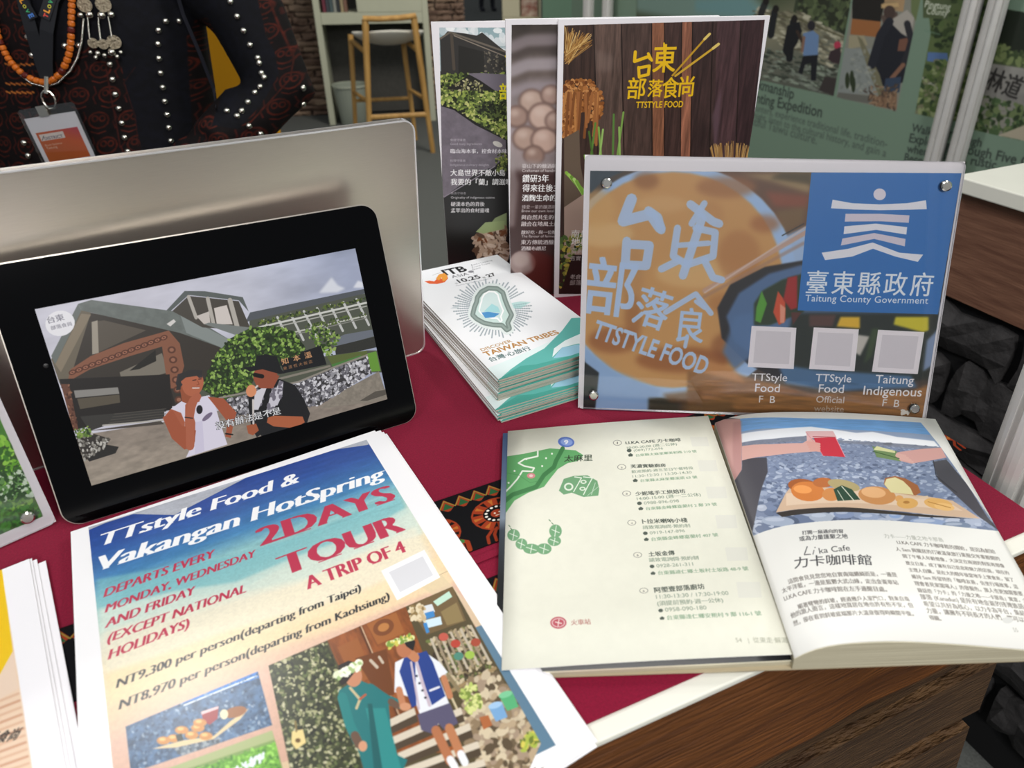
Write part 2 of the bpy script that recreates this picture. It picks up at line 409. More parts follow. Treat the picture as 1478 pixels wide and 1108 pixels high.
# ================================================================ the counter
YAW = math.radians(24.0)
CC_ = (.347, .3582, 0)
Mc = frame((CC_[0], CC_[1], 0), YAW, flat=True); Mci = Mc.inverted()
def cl(px, z=TOP):          # photo point on the counter top -> counter's own x, y
    p = Mci @ V3(on_z(np.array(px, float), z)); return p.x, p.y
counter = thing('display_counter', 'brown wood-clad display counter with a white edge, in the foreground', 'counter', Mc)
CW, CD = 1.25, .60
obj('worktop', box(-CW, 0, 0, CD, TOP - .0045, TOP, .001), M_white, counter)
obj('carcass', box(-CW + .02, -.012, .02, CD - .01, .02, TOP - .0046), material('dark_carcass', '3a2c22', .8), counter)
wood_a = material('brown_wood_grain', '764519', .55, col2='573010', scale=9, stretch=(1.2, 6, 14), bump=.5, bscale=30)
wood_b = material('rough_wood_grain', '6c4e2e', .65, col2='432a12', scale=12, stretch=(1.5, 6, 22), bump=.9, bscale=40)
def plank(x0, x1, z0, z1, dep, seed, amp):
    r = random.Random(seed); n = 26; bm = bmesh.new(); lo = []; hi = []
    for i in range(n + 1):
        x = x0 + (x1 - x0) * i / n
        lo.append((x, z0 + (r.random() - .5) * amp)); hi.append((x, z1))
    f = []; 
    for i in range(n + 1):
        d = dep * (1 + (r.random() - .5) * .35)
        f.append([bm.verts.new((lo[i][0], 0.019, lo[i][1])), bm.verts.new((lo[i][0], -d + .014, lo[i][1])), bm.verts.new((lo[i][0], -d + .012, lo[i][1] + .006)), bm.verts.new((hi[i][0], -dep + .014, hi[i][1])), bm.verts.new((hi[i][0], .019, hi[i][1]))])
    for i in range(n):
        for k in range(5): bm.faces.new((f[i][k], f[i + 1][k], f[i + 1][(k + 1) % 5], f[i][(k + 1) % 5]))
    bm.faces.new(f[0]); bm.faces.new(f[-1][::-1])
    bmesh.ops.recalc_face_normals(bm, faces=bm.faces); return bm
zt = TOP - .0048; zz = zt
for i, (h_, dep, gap, amp) in enumerate([(.100, .012, .0, .004), (.030, .004, .001, .010), (.062, .012, .001, .008), (.016, .003, .001, .008), (.058, .013, .001, .01), (.02, .004, .001, .008), (.07, .012, .001, .01), (.06, .01, .002, .01), (.08, .013, .002, .01), (.03, .004, .002, .01), (.09, .012, .002, .01), (.09, .012, .002, .01), (.1, .012, .002, .01)]):
    obj('plank', plank(-CW, -.002, zz - h_, zz, dep, 50 + i, amp), wood_a if i == 0 else wood_b, counter); zz -= h_ + gap
    if zz < .1: break

# cloth with its woven bands
cloth = thing('tablecloth', 'crimson cloth with woven tribal bands, spread on the counter', 'tablecloth', Mc)
def ripple(x, y): return .0006 + .0006 * math.sin(x * 9 + y * 5) * math.sin(y * 21)
cb = box(-CW + .01, -.002, .0105, CD - .001, TOP + .0002, TOP + .0012)
obj('cloth_field', cb, M_crimson, cloth)
tile = Canvas(188, 228, '0d0d10')
t0 = tile
for k in range(-1, 5):
    x = k * 47
    t0.poly([(x, 40), (x + 23.5, 6), (x + 47, 40), (x + 23.5, 62)], '98381d'); t0.poly([(x + 8, 48), (x + 23.5, 22), (x + 40, 48)], '2a5a34')
t0.poly([(0, 0), (188, 0), (188, 8), (0, 8)], '120b0e')
for k in range(-1, 4): t0.line([(k * 47, 44), (k * 47 + 23.5, 12), (k * 47 + 47, 44)], 3.0, '8f8238')
t0.poly([(0, 58), (188, 58), (188, 64), (0, 64)], '0d0d10')
for cx_ in (94,):
    t0.ell(cx_, 128, 76, 64, '98381c'); 
    for k in range(16):
        a = k * math.pi / 8; t0.poly([(cx_ + 70 * math.cos(a - .1), 128 + 58 * math.sin(a - .1)), (cx_ + 70 * math.cos(a + .1), 128 + 58 * math.sin(a + .1)), (cx_ + 40 * math.cos(a), 128 + 33 * math.sin(a))], '1a0d0c' if k % 2 else 'b5672b')
    t0.ell(cx_, 128, 42, 34, '0c0a0c')
    for k in range(14):
        a = k * math.pi / 7; t0.ell(cx_ + 33 * math.cos(a), 128 + 27 * math.sin(a), 5, 4, 'ece6da', n=8)
    t0.ell(cx_, 128, 20, 16, '9a3a20'); t0.ell(cx_ - 7, 125, 3, 3, 'f0e6d0'); t0.ell(cx_ + 7, 125, 3, 3, 'f0e6d0'); t0.line([(cx_ - 8, 135), (cx_ + 8, 135)], 2.5, 'f0e6d0')
for k, dx in enumerate((46, 66, 86)):
    t0.line([(94 + dx * .5, 168), (94 + dx * .85, 192), (94 + dx * .8, 222)], 13, '98381c'); t0.line([(94 + dx * .5, 172), (94 + dx * .72, 184)], 13, '3f7a3c'); t0.line([(94 + dx * .4, 166), (94 + dx * .6, 176)], 9, 'a8822e')
for k, dx in enumerate((20, 40, 60)): t0.line([(94 - dx * .6, 180), (94 - dx, 200), (94 - dx * 1.1, 224)], 9, '8e3219')
M_band = print_mat('woven_band', tile, .9, .15, repeat=True)
def band(p, yaw, L, w):
    """p: left lower corner in world x, y"""
    X = Vector((math.cos(yaw), math.sin(yaw), 0)); Y = Vector((-X.y, X.x, 0)); o = Vector((p[0], p[1], TOP)); bm = bmesh.new()
    uv = bm.loops.layers.uv.verify(); n = 12; z0, z1 = Vector((0, 0, .0012)), Vector((0, 0, .0021))
    top = [[bm.verts.new(Mci @ (o + X * L * i / n + Y * w * j + z1)) for i in range(n + 1)] for j in (0, 1)]
    bot = [[bm.verts.new(Mci @ (o + X * L * i / n + Y * w * j + z0)) for i in range(n + 1)] for j in (0, 1)]
    for i in range(n):
        f = bm.faces.new((top[0][i], top[0][i + 1], top[1][i + 1], top[1][i]))
        for l, (a, b) in zip(f.loops, ((i, 0), (i + 1, 0), (i + 1, 1), (i, 1))): l[uv].uv = (L * a / n / .047, b)
        bm.faces.new((bot[0][i], top[0][i], top[0][i + 1], bot[0][i + 1])[::-1]); bm.faces.new((bot[1][i], top[1][i], top[1][i + 1], bot[1][i + 1]))
    return bm
yb = math.radians(27.8); Xb = np.array([math.cos(yb), math.sin(yb)]); Nb = np.array([-Xb[1], Xb[0]])
def bandpt(perp, s): return Xb * s + Nb * perp
obj('woven_band', band(bandpt(.325, -.40), yb, .88, .056), M_band, cloth)
obj('woven_band', band(bandpt(.243, -.36), yb, .86, .056), M_band, cloth)
obj('fold', prism([(0, 0), (.5, .012), (.5, .018), (0, .006)], 0, .0001), M_crimson, cloth).matrix_local = Mci @ Matrix.Translation((bandpt(.302, -.36)[0], bandpt(.302, -.36)[1], TOP + .0022)) @ Matrix.Rotation(yb, 4, 'Z')

# ================================================================ silver panel behind the tablet
ZC = TOP + .0013
Ms = frame((-.4436 - .0085 + .0075, .3686 + .0127 + .005, ZC), math.radians(33.9), math.radians(-6.0))
panel = thing('display_stand', 'large silver metal stand upright behind the black tablet', 'stand', Ms)
obj('sheet_body', prism(rounded(.3846, .2300, .010), -.007, -.0006), M_alu, panel, smooth=False)
rim = prism(rounded(.3846, .2300, .010), -.0072, 0)
bmesh.ops.delete(rim, geom=[f for f in rim.faces if len(f.verts) > 8], context='FACES_ONLY')
bmesh.ops.solidify(rim, geom=rim.faces[:], thickness=.0012)
obj('edge_band', rim, material('polished_edge', 'f0f0f2', .25, metal=.6), panel)
st = bmesh.new(); add_box(st, .12, .26, .0, .10, -.010, -.0072); obj('hinge_plate', st, M_alu, panel)
add = bmesh.new(); v = Ms.inverted()
def stand_foot(parent, Mx, x0, x1, h, back, th=.003, mat=M_acr, name='rear_foot'):
    """strut from the back of a leaning sheet down to the counter"""
    Mi = Mx.inverted(); bm = bmesh.new()
    n = (Mx.to_3x3() @ Vector((0, 0, -1))); n.z = 0; n.normalize(); X = (Mx.to_3x3() @ Vector((1, 0, 0))).normalized()
    a0 = Mx @ Vector((x0, h, -.004)); a1 = Mx @ Vector((x1, h, -.004)); zc = Mx.translation.z
    b0 = Vector((a0.x, a0.y, zc)) + n * back; b1 = Vector((a1.x, a1.y, zc)) + n * back
    vs = [a0, a1, b1, b0, a0 + n * th, a1 + n * th, b1 + n * th, b0 + n * th]; vv = [bm.verts.new(Mi @ p) for p in vs]
    for f in ((0, 1, 2, 3), (7, 6, 5, 4), (0, 4, 5, 1), (1, 5, 6, 2), (2, 6, 7, 3), (3, 7, 4, 0)): bm.faces.new([vv[i] for i in f])
    bmesh.ops.recalc_face_normals(bm, faces=bm.faces)
    obj(name, bm, mat, parent)
stand_foot(panel, Ms, .10, .28, .16, .05, .004, M_alu, 'rear_leg')

# ================================================================ tablet
TW, TH = .2544, .1829
Mt = frame((-.3325, .3587, ZC), math.radians(30.22), math.radians(17.23))
tablet = thing('tablet', 'black tablet with a silver rim playing a video, leaning on the silver panel', 'tablet', Mt)
obj('shell', prism(rounded(TW, TH, .0125, 8), -.0065, -.0012), M_alu, tablet)
obj('bezel_glass', prism(rounded(TW - .0016, TH - .0016, .0118, 8, .0008, .0008), -.0012, -.0002), material('black_glass', '020203', .08, spec=.25), tablet)
ft = frame_map(Mt, TW, TH, 1, 1)
sq = ft(np.array([(50.2, 448.6), (509, 357), (562.4, 576.3), (132.4, 698.8)], float)) * [TW, -TH] + [0, TH]
sx0, sx1 = (sq[0, 0] + sq[3, 0]) / 2, (sq[1, 0] + sq[2, 0]) / 2; sy1, sy0 = (sq[0, 1] + sq[1, 1]) / 2, (sq[2, 1] + sq[3, 1]) / 2
Mscr = Mt @ Matrix.Translation((sx0, sy0, 0))
def quad_map(q, cw, ch):
    """photo quad TL,TR,BR,BL -> artwork, projective"""
    src = np.array(q, float); dst = np.array([(0, 0), (cw, 0), (cw, ch), (0, ch)], float); A = []; b = []
    for (x, y), (u, v) in zip(src, dst):
        A.append([x, y, 1, 0, 0, 0, -u * x, -u * y]); b.append(u); A.append([0, 0, 0, x, y, 1, -v * x, -v * y]); b.append(v)
    h = np.append(np.linalg.solve(np.array(A), np.array(b)), 1).reshape(3, 3)
    def f(p):
        p = np.asarray(p, float); r = np.c_[p, np.ones(len(p))] @ h.T; return r[:, :2] / r[:, 2:3]
    return f
def print_sheet(name, canvas, w, h, z0, z1, parent, rough=.4, pts=None, back=None, **k):
    m = print_mat(name, canvas, rough, **{a: k[a] for a in k if a in ('spec', 'coat', 'emit')})
    bm = bmesh.new(); fs = add_prism(bm, pts or [(0, 0), (w, 0), (w, h), (0, h)], z0, z1, 1, (0, w, 0, h)); fs[0].material_index = 0
    return obj(name, bm, [m, back or M_paper], parent)
# ================================================================ printed artwork
FULL = [(-400, -400), (1900, -400), (1900, 1500), (-400, 1500)]
def art_screen():
    c = Canvas(1040, 640, 'c4c6d4', quad_map([(50.2, 448.6), (509, 357), (562.4, 576.3), (132.4, 698.8)], 1040, 640))
    c.grad(FULL, [(0, 'a9b0c8'), (.5, 'c9cad8'), (1, 'd2d0dc')], (480, 360), (200, 470)); c.mod(FULL, .13, (170, 60), 3)
    c.z(300, 330, 4.344); c.poly([(680, 400), (760, 300), (800, 350), (850, 370), (800, 395)], 'eef0f6', .8, 4); c.poly([(900, 365), (930, 320), (960, 330), (965, 365)], 'f4f4fa', .8, 3)
    # ground
    c.z(0, 540, 4.344); c.grad([(480, 380), (1000, 300), (1500, 200), (2700, 60), (2700, 500), (500, 800)], [(0, '8f8378'), (1, 'a39788')], (900, 320), (900, 650)); c.mod([(480, 380), (1000, 300), (1500, 200), (2700, 0), (2700, 500), (500, 800)], .14, (30, 14), 5)
    # long wing on the right
    c.z(300, 330, 4.344)
    c.flat('55594e', 240, 560, 980, 400, 1060, 700, 600, 780, 250, 700)
    c.flat('585c62', 215, 590, 245, 525, 970, 372, 985, 398, 250, 575)
    for k in range(9):
        x = 335 + k * 84; y = 585 - k * 19.5
        c.line([(x, y - 12), (x + 85, y + 150)], 15, 'c9c9c6')
    for yy, wd, co in ((38, 12, 'd6d6cf'), (60, 7, 'b8b8b0'), (120, 10, 'c2c2b8'), (135, 6, '8e8e86')): c.line([(300, 580 + yy), (990, 420 + yy - 0)], wd, co)
    c.scatter([(300, 580), (980, 425), (985, 440), (300, 600)], 130, 9, ['3c4a2a', '5a6b35', '2d3a22', '77863f'], 4)
    c.scatter([(600, 600), (985, 515), (985, 540), (600, 640)], 80, 8, ['3c4a2a', '5a6b35'], 8)
    c.flat('70757f', 770, 700, 850, 660, 1030, 628, 1050, 668, 790, 740)
    c.flat('33332f', 790, 735, 1050, 672, 1060, 740, 800, 800)
    # gabled hall on the left
    c.z(0, 330, 4.344)
    c.flat('3b352f', 370, 960, 480, 520, 1130, 640, 1400, 760, 1400, 1060, 1100, 1108, 700, 1150, 470, 1180)
    c.flat('6f6657', 320, 820, 490, 515, 560, 530, 430, 960, 370, 960)
    c.flat('8a7d6a', 345, 850, 500, 540, 560, 545, 380, 900)
    c.flat('5c544a', 560, 590, 640, 580, 900, 640, 580, 790)
    c.flat('a39a8c', 565, 590, 600, 580, 610, 780, 570, 790)
    c.flat('7f786c', 740, 900, 1000, 780, 1040, 900, 760, 980)
    c.flat('262420', 800, 890, 960, 760, 965, 830, 860, 880)
    c.flat('2a2623', 830, 990, 1040, 940, 1090, 1108, 850, 1108)
    c.flat('8b5a44', 420, 960, 440, 880, 560, 800, 760, 720, 1040, 640, 1110, 720, 1140, 860, 1100, 1000, 1040, 1000, 1000, 740, 800, 800, 560, 880)
    for k in range(15):
        t = k / 14; x = 450 + t * 560; y = 900 - t * 215
        c.ell(x, y, 24 + 4 * (k % 2), 16, '5a3427', ang=-.35); c.ell(x, y, 15, 9, 'a87058', ang=-.35); c.ell(x, y, 7, 4, '4a2a20')
    for k in range(6): c.ell(1060 + k * 10, 760 + k * 62, 26, 22, '5f3a2c'); c.ell(1060 + k * 10, 760 + k * 62, 14, 12, '9c6a54')
    c.flat('6e7470', 480, 480, 560, 455, 1140, 530, 1430, 700, 1390, 752, 1110, 655, 500, 520)
    c.mod([(480, 480), (560, 455), (1140, 530), (1430, 700), (1390, 752), (1110, 655), (500, 520)], .1, 18, 9)
    c.flat('8b928f', 1110, 540, 1430, 700, 1390, 752, 1150, 655)
    c.flat('6e7470', 320, 800, 480, 480, 500, 520, 345, 850)
    # pavilion
    c.flat('5e6462', 1025, 515, 1135, 395, 1260, 395, 1500, 430, 1540, 520, 1475, 450, 1160, 420, 1050, 520)
    c.flat('4b463f', 1060, 520, 1160, 425, 1475, 455, 1560, 640, 1250, 620)
    for q in ((1160, 430, 1210, 560, 22), (1280, 440, 1320, 600, 24), (1420, 450, 1470, 620, 30)): c.line([(q[0], q[1]), (q[2], q[3])], q[4], 'b9b3aa')
    c.flat('cfc6bf', 1210, 550, 1290, 520, 1300, 600, 1260, 600); c.flat('d8cfc8', 1320, 500, 1400, 480, 1440, 600, 1340, 600)
    c.flat('7d827f', 1260, 600, 1290, 590, 1560, 620, 1620, 660, 1500, 680)
    c.flat('dcd8d4', 1026, 600, 1070, 570, 1084, 585, 1050, 615)
    # shaded porch
    c.z(0, 540, 4.344)
    c.flat('24201e', 370, 30, 1050, 0, 1070, 220, 700, 290, 480, 340); c.flat('8e8b86', 460, 100, 730, 80, 740, 120, 470, 145); c.flat('5b5346', 480, 150, 740, 125, 745, 175, 500, 215)
    c.flat('3a3835', 500, 260, 1020, 215, 1020, 275, 650, 320, 560, 350); c.line([(640, 316), (1020, 285)], 9, 'b9b4ac'); c.flat('4d4640', 540, 350, 1000, 290, 1020, 310, 700, 340)
    for k in range(4): c.line([(680 + k * 10, 300 - k * 18), (1030, 262 - k * 16)], 4, '55504a')
    c.flat('6b4536', 380, 60, 430, 60, 490, 340, 460, 350); c.scatter([(380, 60), (430, 60), (490, 340), (460, 350)], 40, 10, ['4a2c22', '94674f', '6b4536'], 3)
    # big planter
    c.flat('2a2826', 500, 470, 640, 430, 740, 450, 720, 490, 560, 540); c.flat('37322e', 480, 400, 560, 360, 690, 400, 640, 470, 530, 535)
    c.scatter([(490, 400), (570, 365), (680, 400), (640, 465), (530, 530)], 90, 10, ['a8a49c', '7c7870', 'c6c2ba', '56524c'], 5)
    c.scatter([(470, 340), (560, 320), (570, 380), (480, 400)], 60, 9, ['5c7a35', '86a04a', '2f4420'], 6)
    # tree, pebble wall, sign
    c.z(300, 330, 4.344); c.flat('565a4c', -60, 980, 400, 850, 780, 790, 1000, 760, 1100, 760, 1100, 900, 760, 900, 100, 1090, -60, 1090)
    T = [(-60, 1000), (30, 800), (120, 690), (250, 620), (400, 610), (520, 640), (600, 740), (560, 830), (440, 860), (300, 900), (250, 1000), (80, 1080)]
    c.poly(T, '26361a'); c.scatter(T, 750, 11, ['4f6e2a', '6f9138', '89a854', '34501f', '1e2c14', '9dbb60', '415c26'], 7)
    c.scatter([(600, 640), (700, 590), (800, 640), (820, 680), (780, 800), (700, 780), (640, 700)], 170, 10, ['4f6e2a', '7f9f48', '2b4019', '9ab062'], 8)
    c.flat('5f6b38', 740, 800, 1000, 760, 1000, 790, 780, 860); c.flat('4f8040', 770, 850, 960, 790, 970, 810, 790, 880); c.flat('6a9a3a', 1000, 780, 1060, 765, 1090, 890, 1030, 895)
    P = [(100, 1070), (560, 970), (760, 880), (1000, 800), (1030, 900), (860, 1010), (700, 1108), (100, 1180)]
    c.poly(P, '3c3a3c'); c.scatter(P, 900, 10.5, ['c4c2c6', '98969c', '77757c', 'dddbe0', '5b5960'], 9, asp=.65)
    c.line([(440, 940), (760, 860)], 14, '8b8478'); c.line([(60, 1060), (560, 960), (780, 870), (1000, 790)], 12, '938c82')
    c.flat('8d8478', 700, 1130, 860, 1010, 1080, 893, 1140, 1060, 1100, 1080); c.mod([(700, 1130), (860, 1010), (1080, 893), (1140, 1060)], .12, 10, 3); c.flat('5a544c', 960, 1080, 1060, 1020, 1130, 1010, 1135, 1040, 1010, 1080)
    c.flat('17181b', 440, 830, 560, 790, 580, 770, 700, 730, 740, 850, 470, 905)
    c.text('知  本  溫', (455, 850), (645, 800), 'd9a070', bold=.03); c.text('泉 渡 假 大 飯 店', (465, 885), (650, 838), 'c58a5c')
    # logo disc
    c.z(0, 330, 4.344); c.ell(372, 600, 90, 78, 'f0eef2', ang=-.2); c.text('台東', (300, 600), (400, 575), '8a8894', bold=.02); c.text('部落食尚', (320, 640), (445, 610), '9a98a2', bold=.02)
    # the two presenters
    def head(x, y, r, sk, hair, hat=False, sg=1):
        c.ell(x, y, r, r * 1.2, sk, ang=.12)
    c.z(0, 540, 4.344)
    c.flat('e2dcec', 1060, 215, 1130, 165, 1200, 150, 1300, 130, 1340, 200, 1370, 300, 1420, 440, 1290, 480, 1160, 520, 1215, 400, 1130, 300)
    c.flat('d6cfe4', 1215, 300, 1260, 290, 1275, 480, 1215, 500)
    c.flat('9c5438', 1110, 60, 1190, 120, 1240, 110, 1240, 170, 1180, 190, 1130, 170); c.ell(1195, 55, 68, 82, 'b8684a', ang=.15)
    c.flat('b06044', 1015, 270, 1060, 215, 1125, 240, 1150, 300, 1140, 440, 1185, 470, 1215, 420, 1215, 300, 1200, 250, 1235, 150, 1200, 140, 1150, 190, 1150, 330, 1100, 380)
    c.flat('a8583c', 1010, 270, 1070, 220, 1130, 320, 1220, 350, 1210, 450, 1150, 470, 1070, 400); c.line([(1185, 450), (1180, 260), (1195, 170), (1225, 140)], 52, 'b4654a'); c.line([(1150, 268), (1198, 274)], 7, '3a2a28')
    c.flat('a8583c', 1290, 140, 1390, 150, 1475, 240, 1460, 290, 1440, 400, 1405, 390, 1420, 300, 1340, 200); c.line([(1408, 372), (1452, 378)], 9, '141214')
    c.flat('3a3436', 1088, 60, 1100, 0, 1150, -18, 1250, -28, 1255, 20, 1160, 30, 1110, 90); c.ell(1180, 40, 60, 40, 'b8684a'); c.flat('33302f', 1095, 70, 1110, 0, 1180, -30, 1255, -25, 1250, 5, 1150, 20, 1120, 45, 1120, 95, 1090, 100)
    c.line([(1195, 38), (1215, 34)], 6, '3a2420'); c.line([(1232, 30), (1248, 28)], 6, '3a2420'); c.line([(1225, 40), (1235, 62), (1220, 66)], 4, '8a442e'); c.line([(1195, 85), (1235, 84)], 8, 'f0dcd4'); c.line([(1190, 80), (1240, 80)], 3, '6a2c24')
    c.ell(1290, 265, 40, 14, '7c6f88', ang=-.7); c.ell(1240, 220, 20, 28, '1c1a20')
    c.z(300, 330, 4.344)
    c.flat('17171a', 250, 1108, 300, 1000, 440, 940, 540, 980, 600, 1070, 640, 1160, 620, 1230, 500, 1260, 330, 1300)
    c.z(300, 560, 3.517); c.flat('17171a', 195, 0, 400, 0, 450, 40, 495, 90, 490, 180, 300, 215, 245, 250, 215, 200, 200, 100)
    c.flat('b2623f', 300, 150, 330, 140, 480, 145, 492, 175, 440, 205, 330, 195, 295, 175); c.flat('a85a3a', 190, 190, 240, 180, 255, 215, 225, 240, 200, 230)
    c.z(300, 330, 4.344)
    c.flat('d8d4dc', 270, 1108, 300, 1010, 335, 1005, 330, 1108); c.flat('d0ccd6', 370, 1108, 420, 1000, 440, 950, 465, 960, 460, 1040, 430, 1108)
    c.scatter([(270, 1108), (300, 1010), (335, 1005), (330, 1108)], 14, 14, ['77727e'], 1); c.scatter([(370, 1108), (440, 950), (465, 960), (440, 1108)], 18, 14, ['77727e'], 2)
    c.z(300, 560, 3.517); c.flat('d8d4dc', 230, 20, 265, 0, 290, 0, 250, 110, 225, 110); c.flat('d0ccd6', 320, 0, 370, 0, 360, 60, 310, 130, 290, 120); c.scatter([(320, 0), (370, 0), (360, 60), (310, 130), (290, 120)], 14, 12, ['77727e'], 2)
    c.z(300, 330, 4.344)
    c.ell(350, 925, 78, 75, '9a5038'); c.flat('9a5038', 275, 900, 290, 980, 320, 1000, 400, 1000, 440, 920); c.line([(282, 915), (330, 925)], 26, '14100f'); c.flat('18181b', 210, 870, 280, 860, 290, 800, 350, 785, 420, 800, 450, 880, 475, 905, 440, 910, 330, 880, 250, 895)
    c.ell(262, 1015, 33, 38, 'e0946a'); c.ell(262, 1015, 20, 24, 'eeb48c'); c.line([(290, 995), (300, 985)], 12, 'd8d0cc')
    c.z(300, 560, 3.517); c.ell(210, 15, 25, 30, 'e0946a'); c.line([(222, 60), (226, 180)], 10, 'd8d0cc')
    for dx, dy, co in ((-.04, .03, '26262a'), (.03, -.03, '26262a'), (0, 0, 'f6f6f8')):
        c.text('没有辦法是不是', (38 + dx * 60, 208 + dy * 60), (368 + dx * 60, 128 + dy * 60), co, bold=.035 if co[0] == '2' else .012)
    return c

def art_itb():
    c = Canvas(560, 1100, 'f3f4f6', frame_map(MP['itb'], IW, IH, 560, 1100))
    c.grad(FULL, [(0, 'f5f5f9'), (.3, 'd2e9df'), (.6, 'a4d6c2'), (1, '98d0be')], (655, 378), (800, 525))
    c.z(590, 330, 4.344)
    c.text('ITB', (232, 292), (372, 262), '1c1c1e', bold=.045, hk=1.1); c.text('ASIA', (275, 310), (380, 288), '55555a', hk=1.0); c.text('10.25', (318, 340), (455, 308), '222226', bold=.03); c.text('27', (500, 305), (552, 290), '222226', bold=.035)
    c.text('五', (296, 348), (312, 342), '666666'); c.text('至', (468, 312), (486, 307), '555555'); c.line([(395, 225), (408, 280)], 1.6, '777777')
    for k in range(4): c.text(['Asia’s Leading', 'Travel Trade', 'Show', ''][k] or ' .', (392 + k * 6, 232 + k * 14), ([525, 512, 455, 400][k], [200, 218, 246, 260][k]), '8a8a90')
    c.text('Marina Bay Sands, Singapore', (300, 360), (520, 312), 'a0a0a6')
    c.poly([(98, 330), (130, 345), (180, 346), (225, 335), (246, 312), (238, 288), (220, 278), (235, 300), (210, 316), (190, 300), (160, 330), (130, 325)], 'e8622c'); c.poly([(170, 312), (190, 285), (225, 278), (243, 296), (238, 318), (215, 332), (205, 305), (190, 325)], 'f0a03c'); c.line([(150, 292), (180, 280), (200, 276)], 2, 'b0a8a0')
    # ring of lettering round the island map
    cx, cy = 525, 500
    for k in range(64):
        a = 2 * math.pi * k / 64; ca, sa = math.cos(a), math.sin(a)
        if -.25 < a - 6.0 < .0: continue
        r0, r1 = .57, .93 + .07 * math.sin(k * 2.3)
        for r in np.arange(r0, r1, .055):
            x = cx + 255 * r * ca + 20 * sa; y = cy + 190 * r * sa
            c.ell(x, y, 8, 5, '97a3aa', .85, ang=math.atan2(190 * sa, 255 * ca), n=6)
    c.poly([(260, 500), (320, 470), (310, 500)], 'b9c4c8', .6); c.poly([(620, 470), (700, 455), (765, 460), (700, 500), (620, 500)], '9fd4cf', .6)
    isl = np.array([(430, 430), (455, 395), (500, 372), (555, 375), (590, 400), (605, 450), (625, 500), (645, 540), (620, 590), (632, 625), (615, 635), (585, 605), (530, 603), (470, 590), (425, 565), (400, 540), (412, 490), (425, 460)], float)
    c.line(isl, 62, 'e4ecea', closed=True); c.poly(isl, 'cfe4de'); c.line(isl, 30, '7c8c86', closed=True); c.line(isl, 12, '98a8a2', closed=True); inn = (isl - [520, 490]) * [.62, .72] + [515, 478]; c.poly(inn, 'd4e6e4'); c.line(inn, 9, 'ffffff', closed=True)
    c.poly([(455, 525), (500, 520), (570, 532), (535, 555), (480, 560)], '4f95cc'); c.poly([(470, 520), (520, 470), (560, 490), (575, 525)], '9ed8dc', .8)
    c.text('DISCOVER', (460, 768), (652, 708), 'b98f57', bold=.02); c.text('TAIWAN TRIBES', (486, 800), (948, 655), 'b98442', bold=.035); c.text('台灣·心旅行', (515, 832), (770, 755), '4f6d6c', bold=.04)
    c.flat('e4f3f2', 480, 880, 700, 790, 900, 700, 1060, 640, 1290, 700, 1290, 1000, 560, 1000)
    c.flat('5fb5ac', 560, 950, 640, 880, 740, 810, 850, 750, 900, 700, 960, 640, 1020, 560, 1100, 555, 1300, 640, 1290, 760, 1100, 820, 590, 945)
    c.flat('eef8f8', 900, 805, 910, 750, 980, 700, 1070, 660, 1300, 700, 1240, 730, 1060, 720, 960, 745); c.flat('9fd0e6', 905, 812, 960, 745, 1060, 725, 1240, 740, 1060, 790)
    c.flat('4aa497', 560, 945, 700, 860, 800, 850, 1000, 800, 1300, 700, 1300, 760, 1060, 830, 700, 930, 560, 990)
    return c

